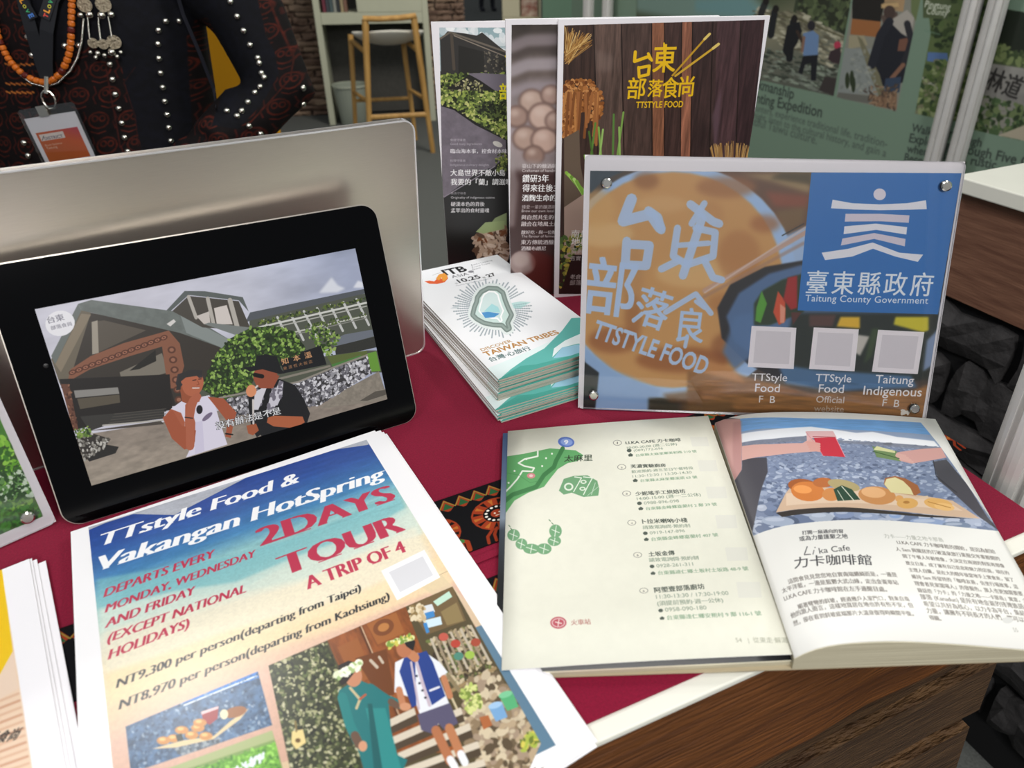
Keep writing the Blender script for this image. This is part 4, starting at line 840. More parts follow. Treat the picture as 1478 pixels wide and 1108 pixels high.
    for k in range(4): c.ell(698 + k * 14, 560 + k * 32, 6, 5, '1a1c2c')
    c.flat('5a5570', 705, 730, 850, 680, 890, 770, 830, 800, 800, 770, 790, 820, 725, 800)
    for a, b, d, e, w_ in ((660, 455, 690, 480, 40), (620, 620, 640, 690, 30), (820, 570, 850, 650, 28)): c.line([(a, b), (d, e)], w_, 'c0805a')
    c.ell(640, 435, 36, 44, 'b87450'); c.flat('1c1a1a', 630, 400, 660, 380, 690, 410, 680, 450, 650, 430); c.line([(568, 418), (620, 405), (675, 392)], 24, 'e0e0a0'); c.scatter([(560, 410), (670, 370), (680, 400), (575, 435)], 40, 9, ['f0f0c0', '7c9c40', 'd0c858'], 5)
    c.line([(790, 800), (860, 940)], 42, 'b4724c'); c.line([(850, 790), (905, 910)], 40, 'bc7c54'); c.line([(858, 930), (880, 965)], 34, 'eceef2'); c.line([(905, 905), (925, 945)], 34, 'eceef2'); c.ell(650, 695, 26, 18, 'cf9470')
    # photo: breads on a board by the sea; tea field
    c.z(0, 780, 3.379); P = [(610, 880), (1265, 618), (1340, 880), (640, 1108), (640, 1130)]
    c.setclip(P); c.poly(P, '4a688a'); c.mod(P, .35, 12, 7, 3); c.flat('3f7fca', 700, 830, 1265, 618, 1270, 650, 900, 770); c.line([(900, 780), (1260, 640)], 7, 'dfe8f2'); c.scatter(P, 340, 8, ['6a88a8', '8aa6c0', '35506e', '2c4560', 'b8c8d8'], 8, a=.7)
    c.flat('6a7884', 850, 990, 1080, 940, 1085, 975, 1020, 1010, 900, 1030); c.scatter([(850, 990), (1080, 940), (1085, 975), (900, 1030)], 60, 10, ['9aa4ac', '4c5864'], 4)
    c.flat('e4ca9c', 742, 990, 900, 950, 1050, 930, 1130, 860, 1225, 795, 1180, 850, 1050, 945, 860, 985); c.flat('9c2f34', 985, 812, 1072, 785, 1068, 845, 1030, 875, 1000, 865); c.flat('e8c8c8', 985, 812, 1072, 785, 1070, 798, 988, 826)
    c.ell(1155, 815, 58, 26, '9a6030', ang=-.25); c.ell(1100, 825, 20, 24, 'f0e2b8')
    for x, y in ((800, 950), (850, 940), (890, 900), (940, 925), (1010, 930), (970, 890), (980, 865)): c.ell(x, y, 34, 20, 'cc8c46'); c.ell(x - 6, y - 6, 16, 8, 'ecc078')
    c.flat('24302c', 860, 925, 890, 915, 900, 950, 870, 955)
    c.z(0, 780, 3.379); P = [(640, 1150), (1340, 905), (1400, 1108), (1420, 1300), (700, 1300)]
    c.setclip(P); c.poly(P, '7f9c54'); c.flat('a9b47c', 640, 1150, 1340, 905, 1350, 950, 700, 1160); c.flat('6cab34', 860, 1130, 1360, 960, 1420, 1300, 800, 1300); c.scatter([(860, 1120), (1360, 960), (1410, 1200), (800, 1200)], 500, 10, ['7fc040', '5a9a2c', '98d458', '48822a'], 9); c.scatter([(1120, 1100), (1300, 1010), (1300, 1050), (1140, 1130)], 40, 10, ['e4ecf4'], 3)
    c.setclip(None)
    # lettering
    c.z(0, 0, 1); D = dict(style='didone')
    c.text('TTstyle Food &', (138, 784), (430, 696), 'fdfdff', bold=.0, slant=.22, hk=.86, **D)
    c.text('Vakangan HotSpring', (132, 820), (553, 692), 'fdfdff', bold=.0, slant=.22, hk=.86, **D)
    R_ = 'c23a56'
    c.text('2DAYS', (377, 785), (570, 722), R_, bold=.0, hk=.84, fat=5, **D); c.text('TOUR', (410, 828), (585, 765), R_, bold=.0, hk=.92, fat=5, **D); c.text('A TRIP OF 4', (446, 847), (588, 795), R_, bold=.0, hk=1.3, **D)
    for t, a, b in (('DEPARTS EVERY', (148, 855), (308, 800)), ('MONDAY, WEDNESDAY', (150, 877), (368, 800)), ('AND FRIDAY', (150, 899), (280, 852)), ('(EXCEPT NATIONAL', (153, 920), (355, 850)), ('HOLIDAYS)', (155, 944), (272, 899))):
        c.text(t, a, b, R_, slant=.28, hk=1.2, bold=-.005, **D)
    c.text('NT9,300 per person(departing from Taipei)', (167, 985), (523, 850), '20262a', slant=.2, hk=1.1, bold=-.01, **D)
    c.text('NT8,970 per person(departing from Kaohsiung)', (171, 1016), (565, 862), '20262a', slant=.2, hk=1.1, bold=-.01, **D)
    c.poly([(552, 822), (614, 793), (638, 832), (576, 864)], 'f6f6fa'); c.poly([(563, 824), (612, 802), (628, 829), (580, 853)], 'dadade')
    return c

def art_leftflyer():
    c = Canvas(600, 848, 'f8f6fa', frame_map(MP['lfly'], .21, .297, 600, 848))
    c.z(0, 780, 3.379); Q = [(-900, 300), (5, 120), (160, 1120), (220, 1700), (-900, 1700)]; c.setclip(Q)
    c.poly(Q, 'eccfb4'); c.poly([(-900, 300), (5, 100), (62, 540), (0, 650), (-200, 900), (-900, 900)], 'f2c60c')
    c.setclip(Q); c.poly([(-200, 900), (0, 650), (62, 540), (90, 720), (-50, 800)], 'ecd2bc')
    for k in range(16): c.line([(-300, 900 + k * 34), (90 + k * 5, 745 + k * 34)], 13, 'd3a486' if k % 2 else 'e0b89a')
    c.text('森活食尚', (-140, 1010), (78, 965), '1a1a1a', bold=.01, hk=1.4, slant=.25)
    c.setclip(None); return c
def art_leftacr():
    c = Canvas(640, 457, 'e9e0e6', frame_map(MP['lacr'], .21, .15, 640, 457))
    c.z(0, 540, 4.344); Q = [(-900, -600), (-130, -60), (0, 280), (270, 890), (0, 1005), (-900, 1400)]; c.setclip(Q)
    c.poly(Q, '3e5a26'); c.poly([(-900, -600), (0, -200), (10, 330), (-900, 700)], 'a4c4d4'); c.poly([(-200, 100), (0, 270), (60, 400), (-100, 420)], '4f8a30')
    G = [(-700, 500), (0, 380), (60, 400), (190, 700), (230, 790), (0, 900), (-700, 1100)]
    c.scatter(G, 900, 20, ['6fae2a', '8cc83c', '4c8a24', '2f5c1c', 'a2d850', '3c7020'], 3)
    c.scatter([(-100, 640), (150, 600), (220, 760), (0, 800)], 200, 16, ['2c5020', '24421a', '6a9a50', 'd8e4d0'], 4)
    c.scatter([(0, 830), (240, 800), (270, 890), (0, 1000)], 160, 14, ['2f6a20', '47882c', '24501a'], 5); c.poly([(-200, 830), (200, 760), (230, 810), (-200, 880)], '7c8c7a', .6, 4)
    c.setclip(None); return c
def art_bookleft():
    c = Canvas(900, 1140, 'e4e3d3', LP_MAP)
    c.mod(FULL, .012, 30, 3)
    c.z(600, 540, 5.538)
    G = '63a868'
    c.z(700, 580, 3.517); c.poly([(60, 285), (115, 275), (200, 262), (330, 235), (460, 245), (500, 270), (470, 300), (420, 310), (370, 340), (330, 390), (300, 430), (220, 460), (150, 500), (100, 570), (60, 620)], G)
    c.line([(395, 235), (360, 300), (350, 330), (300, 370), (260, 430), (200, 450), (140, 470), (80, 520)], 22, '3f7d48')
    c.line([(268, 250), (268, 275), (200, 290), (170, 310), (200, 325), (250, 335), (240, 352), (190, 350), (165, 390), (130, 430), (90, 470)], 8, 'eef4e4'); c.line([(110, 360), (170, 370), (230, 410), (270, 400)], 2.5, '4f9055')
    for x, y in ((210, 290), (310, 285), (150, 350), (290, 325), (340, 262), (120, 410)): c.ell(x, y, 5, 5, 'eef4e4')
    c.ell(234, 374, 21, 14, 'd88a8c'); c.ell(234, 374, 10, 7, 'f0c8c8')
    c.ell(412, 203, 42, 26, '5a78c8', ang=.1); c.ell(414, 203, 31, 18, '8fa8e4', ang=.1); c.text('9', (402, 214), (424, 212), 'f4f6ff', bold=.05)
    c.text('太麻里', (402, 300), (545, 296), '2f3f2c', bold=.03, hk=1.1)
    S = '6fa074'
    c.poly([(375, 450), (400, 390), (450, 375), (520, 372), (570, 400), (580, 440), (575, 475), (500, 482), (440, 460), (400, 470)], S)
    c.line([(455, 380), (490, 385), (450, 455)], 5, 'e4ecdc'); c.line([(500, 380), (545, 385), (515, 440), (500, 470)], 5, 'e4ecdc'); c.ell(425, 430, 24, 20, 'dfe8d6'); c.ell(425, 430, 15, 12, S); c.ell(500, 405, 16, 10, 'dfe8d6'); c.ell(495, 440, 16, 10, 'dfe8d6'); c.ell(500, 405, 9, 5, S); c.ell(495, 440, 9, 5, S); c.line([(560, 410), (540, 470)], 3, 'cfe0cc'); c.line([(575, 430), (520, 475)], 2, 'cfe0cc')
    for x, y, rx, ry in ((145, 675, 32, 30), (185, 720, 30, 28), (235, 745, 42, 26), (300, 745, 38, 28), (352, 705, 34, 26), (358, 655, 32, 34)):
        c.ell(x, y, rx, ry, S); c.line([(x - rx * .6, y - 8), (x + rx * .6, y + 8)], 3.5, 'e4ecdc'); c.line([(x + 4, y - ry * .8), (x - 4, y + ry * .8)], 3.5, 'e4ecdc')
    for x, y in ((120, 625), (130, 640), (325, 597), (338, 612)): c.line([(x, y), (x + 8, y + 8)], 4, '4f7a50')
    c.z(700, 830, 3.889); c.ell(412, 266, 46, 34, 'b8525e'); c.ell(412, 266, 37, 26, 'e6cfcc'); c.ell(412, 266, 32, 22, 'b8525e'); c.line([(395, 262), (430, 270)], 5, 'efe4dc'); c.line([(415, 248), (410, 284)], 5, 'efe4dc'); c.text('火車站', (484, 278), (594, 272), 'b0746c', bold=.015)
    c.text('54   |  從東走·解渴', (1410, 375), (1700, 378), '9a9c88')
    # six addresses
    c.z(700, 580, 3.517)
    T = [(672, 207, 'LI.KA CAFE 力卡咖啡', 715, 210, 995, 194, [('10:00-20:00 (週二公休)', 722, 238, 975, 218), ('(089)772-696', 756, 252, 905, 240)], ('台東縣太麻里鄉美和路 210 號', 728, 276, 1075, 254), (1040, 178, 1138, 226)),
         (694, 330, '芙濃實驗廚房', 740, 330, 918, 324, [('歡迎預約·週五至日午餐時段', 745, 360, 1058, 340), ('11:30-12:30 / 13:30-14:30', 750, 384, 1050, 362)], ('台東縣太麻里鄉溪頭 63 號', 752, 405, 1078, 386), (1078, 296, 1182, 352)),
         (719, 464, '少妮瑤手工烘焙坊', 765, 470, 1018, 456, [('14:00-15:00 (週一·二公休)', 772, 498, 1096, 476), ('0988-896-098', 808, 520, 986, 508)], ('台東縣金峰鄉嘉蘭村 2 鄰 29 號', 780, 548, 1178, 524), (1120, 430, 1230, 490)),
         (745, 612, '卜拉米喇吶小棧', 800, 612, 1028, 604, [('請致電詢問·預約制', 802, 644, 1042, 634), ('0919-147-896', 838, 672, 1016, 660)], ('台東縣金峰鄉嘉蘭村 407 號', 808, 704, 1184, 680), (1168, 574, 1282, 642)),
         (775, 776, '土坂金傳', 832, 778, 964, 770, [('請致電詢問·預約制', 834, 810, 1085, 798), ('0928-261-311', 872, 840, 1058, 830)], ('台東縣達仁鄉土坂村土坂路 48-9 號', 842, 876, 1338, 852), (1218, 738, 1338, 806)),
         (806, 957, '阿塱壹部落廚坊', 862, 962, 1116, 942, [('11:30-13:30 / 17:30-19:00', 870, 998, 1238, 978), ('(須提前預約·週一公休)', 876, 1032, 1210, 1014), ('0958-090-180', 916, 1064, 1126, 1052)], ('台東縣達仁鄉安朔村 9 鄰 116-1 號', 888, 1104, 1404, 1080), (1275, 914, 1406, 994))]
    for i, (x, y, nm, a, b, d, e, ls, ad, q) in enumerate(T):
        c.ell(x, y, 22, 14, '6c6a66', n=20); c.ell(x, y, 19, 12, 'e6e4d4', n=20); c.text(str(i + 1), (x - (2.5 if i == 0 else 5), y + 6), (x + (2.5 if i == 0 else 5), y + 6), '55534e', bold=.02, hk=.62)
        c.text(nm, (a, b + 4), (d, e + 4), '2f3a32', bold=.03, hk=.92)
        for s_, a1, b1, d1, e1 in ls: c.text(s_, (a1, b1), (d1, e1), '82917e', bold=.004, hk=.86)
        a1, b1 = ls[-1][1] - 24, ls[-1][2] - 6
        if i != 1: c.ell(a1, b1, 12, 9, '4c564c')
        s_, a1, b1, d1, e1 = ad; c.poly([(a1 - 2, b1 - 8), (a1 + 11, b1 - 17), (a1 + 24, b1 - 9), (a1 + 20, b1), (a1 + 2, b1 + 1)], '4c564c')
        c.text(s_, (a1 + 38, b1), (d1, e1), '7c9a7c', bold=.004, hk=.86)
        x0, y0, x1, y1 = q; p = [(x0, y0), (x1 - 10, y0 - 1), (x1, y1 - 2), (x0 + 12, y1)]; c.poly(p, 'dddcd0')
    return c
def art_bookright():
    c = Canvas(1000, 1140, 'e9e8e2', RP_MAP)
    c.z(1040, 580, 3.374)
    Q = [(-60, 60), (92, 72), (200, 52), (420, 46), (975, 88), (1062, 205), (1360, 630), (1080, 590), (820, 572), (600, 574), (400, 592), (150, 655), (60, 420)]
    Q = [(-80, 80), (92, 82), (200, 76), (420, 80), (640, 84), (975, 100), (1062, 205), (1358, 628), (1200, 612), (1000, 590), (820, 576), (600, 574), (400, 590), (260, 615), (150, 655), (20, 400), (-80, 150)]
    c.setclip(Q); c.poly(Q, '8ea0bc')
    c.poly([(-80, 70), (1000, 90), (1030, 160), (740, 140), (440, 130), (200, 130), (80, 150)], '6ea6de'); c.mod([(-80, 70), (1000, 90), (1030, 160), (440, 130), (80, 150)], .1, (60, 6), 3)
    c.poly([(80, 160), (200, 140), (440, 120), (560, 135), (660, 150), (740, 145), (860, 170), (1040, 190), (1070, 225), (800, 200), (560, 190), (440, 170), (250, 185), (90, 215)], 'f0f2f6', 1, 2)
    B = [(80, 205), (250, 180), (430, 165), (600, 188), (800, 198), (1070, 220), (1360, 630), (1000, 592), (600, 576), (380, 592), (150, 650), (60, 400)]
    c.poly(B, '7c89a4'); c.scatter([(80, 205), (430, 165), (1070, 220), (1130, 320), (70, 330)], 1500, 7, ['8f9cb6', 'a3aec4', '707e9a', '8290ac', '5e6a84'], 5, asp=.35, ang=.1, a=.8)
    c.scatter([(70, 300), (1130, 300), (1250, 470), (60, 480)], 1000, 12, ['8d9ab4', 'a9b4c8', '6c7a96', '7d8ba8', 'b8c2d4', '56627c'], 15, asp=.42, ang=.1, a=.85)
    c.scatter([(60, 440), (1230, 440), (1360, 630), (150, 655)], 420, 22, ['8b98b2', 'a2aec4', '6c7a96', '5f6c86', '7d8ba8'], 16, asp=.45, ang=.08, a=.9)
    c.poly([(80, 205), (250, 180), (430, 165), (600, 188), (800, 198), (1070, 220), (1080, 236), (780, 215), (430, 190), (80, 235)], '7d7f88', .6, 3); c.ell(815, 204, 24, 7, '6e727c')
    c.scatter([(150, 600), (420, 520), (860, 540), (1260, 570), (1340, 625), (1000, 590), (600, 574), (300, 600), (150, 650)], 110, 34, ['8f9cb6', 'aeb8cc', '6c7a96', '56627a', 'b9c2d4'], 6, asp=.45, ang=.05)
    for x, y, rx, ry, co in ((490, 560, 60, 24, 'aab4c4'), (600, 545, 50, 22, '8494b4'), (280, 580, 80, 24, 'a4b0c4'), (720, 560, 50, 20, '96a4c0'), (1010, 585, 90, 20, '8fa2c4'), (1150, 600, 70, 18, '76869e'), (200, 515, 26, 16, 'b4bccc'), (850, 552, 30, 14, '8ca4cc')): c.ell(x, y, rx, ry, co, ang=.05); c.ell(x - rx * .2, y - ry * .35, rx * .6, ry * .4, 'c8d0de', .6)
    # sitters and arms
    c.poly([(-80, 60), (95, 80), (104, 200), (102, 330), (60, 395), (-20, 300)], 'cf9f98'); c.poly([(60, 100), (102, 90), (104, 340), (70, 380), (60, 300)], 'b98884', .7, 4)
    c.poly([(60, 395), (104, 330), (105, 280), (225, 270), (230, 340), (200, 420), (170, 560), (150, 655), (90, 500)], '4b4950', 1, 1); c.poly([(104, 215), (250, 205), (400, 200), (440, 175), (470, 195), (480, 240), (400, 245), (240, 262), (104, 285)], 'd9aaa0')
    c.poly([(-80, 40), (100, 66), (95, 84), (-60, 92)], '4b4950')
    c.flat('c8283c', 450, 165, 560, 170, 608, 268, 500, 262, 470, 215); c.flat('e0b4b4', 418, 142, 548, 142, 565, 172, 450, 175, 420, 190); c.line([(450, 168), (562, 172)], 4, 'a43a44'); c.line([(560, 172), (606, 266)], 3, 'e89aa4'); c.line([(415, 145), (470, 215), (500, 262)], 3, 'd88a90')
    for k in range(4): c.line([(420 + k * 6, 195 + k * 12), (482, 205 + k * 11)], 11, 'd9a094')
    c.poly([(1035, 290), (1100, 280), (1200, 400), (1300, 560), (1358, 628), (1260, 560), (1120, 430), (1060, 380)], '4b4950', 1, 1); c.line([(1036, 285), (1050, 360), (1110, 410), (1150, 440)], 4, '33323a'); c.poly([(860, 245), (980, 228), (1075, 222), (1100, 270), (1020, 285), (930, 300), (870, 285)], 'd09f98')
    for k in range(4): c.line([(840, 250 + k * 4), (900 + k * 12, 262 + k * 10)], 10, 'd8aaa0')
    c.flat('6f8a58', 738, 215, 860, 240, 850, 262, 880, 290, 760, 268); c.flat('d4d49c', 760, 214, 850, 238, 850, 248, 745, 232); c.line([(742, 240), (870, 275)], 4, '3f5c34')
    # board with breads
    c.flat('3a3430', 270, 540, 600, 510, 900, 540, 1240, 570, 1000, 560, 600, 535, 300, 560); c.flat('d2b498', 270, 538, 320, 440, 340, 415, 600, 420, 850, 440, 1010, 460, 1130, 480, 1265, 568, 1100, 556, 900, 535, 600, 512, 400, 520); c.flat('e0c6ac', 320, 445, 600, 430, 1000, 470, 1130, 500, 1180, 530, 900, 505, 600, 490, 320, 505)
    c.flat('d8c0a4', 840, 440, 960, 465, 1010, 455, 1010, 470, 900, 475, 830, 455)
    c.ell(400, 408, 72, 34, 'a45a28', ang=.1); c.ell(425, 435, 82, 48, 'd07c38', ang=.1); c.ell(400, 425, 45, 20, 'ec9c54', ang=.1); c.ell(500, 392, 50, 24, 'b86a34'); c.ell(540, 450, 45, 32, 'd08a4c'); c.ell(600, 405, 80, 26, 'b0a070', ang=.2)
    c.flat('2c4a38', 550, 425, 590, 405, 640, 425, 680, 475, 570, 482); c.line([(590, 410), (650, 480)], 4, 'd8dcc8'); c.line([(570, 430), (600, 480)], 3, 'd8dcc8')
    c.ell(762, 455, 92, 44, 'c88c54', ang=.1); c.ell(745, 440, 60, 26, 'e4b07c', ang=.1); c.ell(870, 470, 20, 16, 'd8a060')
    c.poly([(795, 400), (800, 370), (850, 360), (900, 372), (960, 405), (975, 440), (950, 455), (830, 440)], 'a0643c'); c.poly([(797, 400), (808, 375), (850, 366), (890, 385), (925, 420), (940, 452), (830, 440)], 'ddd4a0')
    c.ell(910, 493, 52, 26, 'd9a860'); c.ell(905, 488, 16, 7, 'b07c3c'); c.ell(1060, 495, 70, 26, 'dfae66', ang=.15); c.ell(1090, 510, 50, 18, 'e9bc78', ang=.15); c.line([(1010, 485), (1120, 515)], 4, 'b8823c')
    c.setclip(None)
    # handwriting and columns
    K = '2c2c30'
    c.text('打開一扇通向的窗', (398, 645), (598, 636), K, bold=.01, slant=.2); c.text('或為力量匯聚之地', (385, 676), (620, 662), K, bold=.015, slant=.2)
    c.line([(422, 704), (408, 744), (438, 741)], 4.5, K); c.line([(455, 722), (450, 741)], 4, K); c.ell(460, 708, 3, 3, K)
    c.text('ka Cafe', (482, 738), (632, 722), K, bold=.0, slant=.2, hk=.85); c.text('力卡咖啡館', (360, 808), (738, 790), K, bold=.012, slant=.2, hk=.82)
    c.text('力卡——力量之地卡那島', (800, 660), (1088, 680), '9a9c92')
    g = dict(bold=.012)
    L1 = [('這間會見見您您地自實南端續綺而是，一邊是', 332, 885, 862, 850), ('太平洋藍，一邊是藍鬱大武山綠，走出金崙車站', 302, 930, 868, 888), ('LI.KA CAFE 力卡咖啡館在左手邊醒目處。', 312, 968, 812, 922), ('順著彎彎的斜坡，經過幾戶人家門口，對來自南', 380, 1008, 922, 968), ('他的旅人而言，這樣地窩居在地也許有些不安，但', 345, 1052, 942, 1000)]
    for s_, a, b, d, e in L1: c.text(s_, (a, b), (d, e), '6c655f', **g)
    c.text('然，卻在看到斜坡底端那片大溫泉復得時瞬間平復。', (358, 1090), (942, 1040), '6c655f', **g)
    for i, s_ in enumerate(['LI.KA CAFE 力卡咖啡館的開始，是因為創始', '人 Sam 與關居的打破溫泉旅行業服交年輩般開的', '間了午餐人年齡想像，大決定在南迴的對街再想像', '麼立日來，成了擁有自己信息和魅力的店面，現在的', '主理人自購，是在大的精年後當地手上實會來，留了', '維持 Sam 所留持的「咖啡友善，佐坐行場故事，這', '理會者見家圍場人」的發掘色，旅人也更加需要要', '錄話些「力卡」的「力量之地——卡那島」寓意，大', '部落 (Kanadun) 是所有地金崙的排灣族語名，', '希望以共好為核心，以力卡為平台，集結年輕', '力量，讓擁有不同長才的人們，都可以在這裡', '得圖。']):
        a, b = 862 - 0 * i + (i > 1) * 0 + i * 14.5, 690 + i * 33.5; 
        if i == 0: a += 0
        L = 478 + i * 8 if i < 11 else 56
        c.text(s_, (a - (20 if i == 1 else 0), b), (a + L, b + (L * .098 if i < 11 else 5)), '6c655f', **g)
    c.ell(1398, 1062, 26, 16, 'd4d4d0'); c.text('55', (1430, 1118), (1452, 1120), '9a9a92')
    return c
def art_wall():
    WW, WH = PWL, 2.3
    c = Canvas(2200, int(2200 * WH / WW), '7b937f', frame_map(MP['wall'], WW, WH, 2200, int(2200 * WH / WW)))
    c.z(1060, 0, 3.529)
    P = [(-500, -150), (605, -60), (505, 490), (150, 412), (-500, 330)]; c.setclip(P); c.poly(P, '6b6f58')
    c.grad(P, [(0, '4a543c'), (.35, '8c8870'), (.65, '6e7062'), (1, '585c52')], (300, -60), (330, 460)); c.poly([(330, -100), (600, -60), (570, 180), (300, 60)], '39432f'); c.scatter([(330, -100), (600, -60), (570, 170), (330, 60)], 220, 16, ['4a5638', '2a3020', '5f6c48'], 3)
    c.poly([(-500, -150), (60, -60), (200, 60), (170, 190), (-500, 60)], '86a49c', .8, 6); c.poly([(-200, 0), (60, -20), (140, 60), (60, 100), (-200, 60)], '6d9aa0', .7, 5)
    c.scatter([(80, 40), (340, 60), (560, 190), (530, 360), (190, 200)], 260, 18, ['a8a48c', '8a866e', 'c0bca4', '64604e'], 4, asp=.35, ang=.35); c.scatter([(150, 240), (540, 330), (500, 480), (150, 400)], 240, 16, ['4c5448', '7c8478', '3a4036', '94a08e'], 5, asp=.3, ang=.2)
    c.line([(140, 60), (330, 100), (560, 190)], 8, '5c5a40')
    for x, y, h_, co in ((205, 60, 120, '1c1e22'), (300, 110, 190, '15171b'), (155, 20, 50, '2a2c2c')): c.line([(x, y), (x - 20, y + h_)], 34, co); c.ell(x + 6, y - 14, 16, 20, '1a1614')
    c.flat('15171b', 270, 130, 330, 110, 345, 160, 320, 220, 270, 300, 245, 260); c.line([(320, 160), (350, 220)], 16, '3a2c24')
    c.flat('6f8cb4', 350, 170, 400, 155, 430, 180, 425, 280, 350, 285); c.ell(392, 130, 20, 26, '26242a'); c.flat('17191f', 350, 285, 425, 280, 415, 410, 390, 410, 390, 320, 360, 330, 345, 380, 325, 370); c.line([(355, 190), (345, 260)], 14, '8a6a58')
    c.ell(525, 230, 18, 20, 'b83a52'); c.flat('3a2c30', 490, 260, 540, 240, 545, 330, 500, 320, 475, 300); c.poly([(430, 460), (460, 390), (520, 400), (510, 490)], '3c3634')
    P = [(612, -60), (960, -60), (825, 568), (520, 495)]; c.setclip(P); c.poly(P, '8c8c80')
    c.poly([(600, -60), (780, -60), (745, 110), (600, 95)], '1f1c18'); c.poly([(600, 95), (745, 110), (740, 190), (590, 175)], 'a0683c'); c.poly([(585, 180), (660, 180), (680, 230), (580, 250)], 'a49c80'); c.poly([(560, 245), (700, 250), (740, 480), (520, 480)], '8e9490'); c.poly([(900, -60), (960, -60), (930, 120), (900, 60)], '6c7a50')
    c.poly([(760, -10), (870, -10), (860, 60), (780, 50)], 'b0926c'); c.poly([(745, 80), (830, 60), (840, 150), (770, 160)], '5c4c44'); c.poly([(800, 100), (880, 50), (915, 90), (900, 180), (820, 280), (795, 250)], 'b0aaa0'); c.poly([(700, 260), (780, 100), (850, 170), (900, 200), (860, 420), (760, 440), (720, 400)], '1d1f28'); c.poly([(840, 200), (890, 190), (870, 260), (830, 260)], '7a5444')
    c.poly([(625, 180), (650, 200), (740, 380), (770, 490), (740, 500), (690, 380)], '7a765c'); c.poly([(680, 520), (780, 460), (830, 420), (825, 560), (720, 540)], '8a6c54'); c.poly([(530, 470), (700, 490), (700, 530), (520, 500)], '6e6e66')
    c.ell(795, 30, 40, 30, 'a48a66'); c.poly([(748, 20), (835, 14), (838, 34), (748, 42)], 'c8a878'); c.ell(790, 62, 30, 34, '4a3a34'); c.line([(700, 330), (745, 180), (790, 110)], 44, '23252e'); c.line([(880, 120), (905, 220), (860, 330)], 34, '2a2a30'); c.line([(860, 330), (800, 400)], 22, '8a6450'); c.poly([(770, 400), (850, 390), (840, 470), (760, 470)], '37465c'); c.scatter([(620, 260), (700, 260), (740, 470), (530, 470)], 90, 10, ['9aa09a', 'a6a89c', '7c827c'], 8, a=.6); c.scatter([(660, 440), (830, 430), (820, 560), (680, 520)], 90, 12, ['6c5442', 'a08468', '4c4038'], 9, asp=.3)
    for x, y in ((575, 410), (598, 400), (606, 430)): c.ell(x, y, 11, 42, '2f3a24')
    P = [(975, -60), (1400, -60), (1290, 640), (1040, 605), (920, 578), (1000, 170)]; c.setclip(P); c.poly(P, '5c6c40')
    c.scatter([(1060, -60), (1400, -60), (1380, 260), (1060, 280), (1000, 150)], 260, 18, ['3a4c28', '26361c', '54683a'], 5); c.poly([(985, 265), (1085, 270), (1090, 330), (980, 310)], '5a78a8'); c.poly([(960, 390), (1040, 440), (1030, 470), (955, 400)], 'a8a898'); c.scatter([(990, 310), (1380, 300), (1300, 640), (920, 575)], 400, 16, ['6c8048', '48602c', '94a070', '34482a', '7c7c60'], 6)
    c.setclip([(960, -60), (1110, -40), (1075, 160), (960, 100)]); c.poly([(960, -60), (1110, -40), (1100, 100), (960, 90)], '4f5c3c'); c.setclip(None)
    c.text('Pingtung', (968, 36), (1098, 52), 'e8ecdc', bold=.012); c.text('County', (976, 70), (1084, 82), 'e8ecdc', bold=.012); c.line([(970, 155), (1045, 175)], 8, '6e8a76', .6)
    K = '3c4640'
    c.text('Workmanship', (30, 428), (300, 505), K, bold=.02); c.text('Hands-on Hunting Expedition', (-120, 470), (443, 598), K, bold=.02)
    for i, t in enumerate(['With the Taiwu Tribe hunters, experience traditional life, tradition-', 'al trapping in the starry night, listen to the cultural history, and gain a', 'glimpse of the beautiful Taiwu culture.']):
        c.text(t, (-160 - i * 5, 490 + i * 34), ((775, 770, 418)[i], (752, 800, 735)[i]), '55635a', bold=.006)
    for i, t in enumerate(['Walking the', 'Explore Mount Through Five C', 'where the forest rusty, six', 'Becomes a road']): pass
    c.text('Walking Through', (900, 668), (1255, 748), K, bold=.022)
    c.text('Exploring through Five C', (888, 722), (1370, 790) if False else (1500, 850), K, bold=.022); c.text('where history, rustic', (876, 774), (1330, 862), K, bold=.022); c.text('Becomes road', (864, 818), (1150, 880), K, bold=.022)
    # next panel on the right
    P = [(1345, 40), (1700, 100), (1700, 760), (1340, 690), (1195, 655), (1290, 200)]; c.setclip(P); c.poly(P, '4a5638')
    c.poly([(1345, 40), (1700, 100), (1700, 330), (1300, 230)], '1c2418'); c.scatter([(1300, 220), (1700, 320), (1700, 400), (1290, 300)], 160, 16, ['5c6c40', '7c8a58', '3a4a2a'], 5); c.poly([(1290, 320), (1560, 360), (1560, 560), (1440, 560), (1240, 470)], '8c8a84'); c.mod([(1290, 320), (1560, 360), (1560, 560), (1240, 470)], .2, 20, 4)
    c.text('林道', (1275, 440), (1440, 500), '2c2a28', bold=.03, hk=1.2); c.scatter([(1230, 490), (1480, 540), (1480, 720), (1200, 650)], 300, 16, ['47603a', '2c3c22', '6c7c50', '8c8a80'], 7); c.poly([(1340, 690), (1600, 590), (1700, 640), (1700, 760)], 'b4aa94')
    c.setclip(None)
    return c
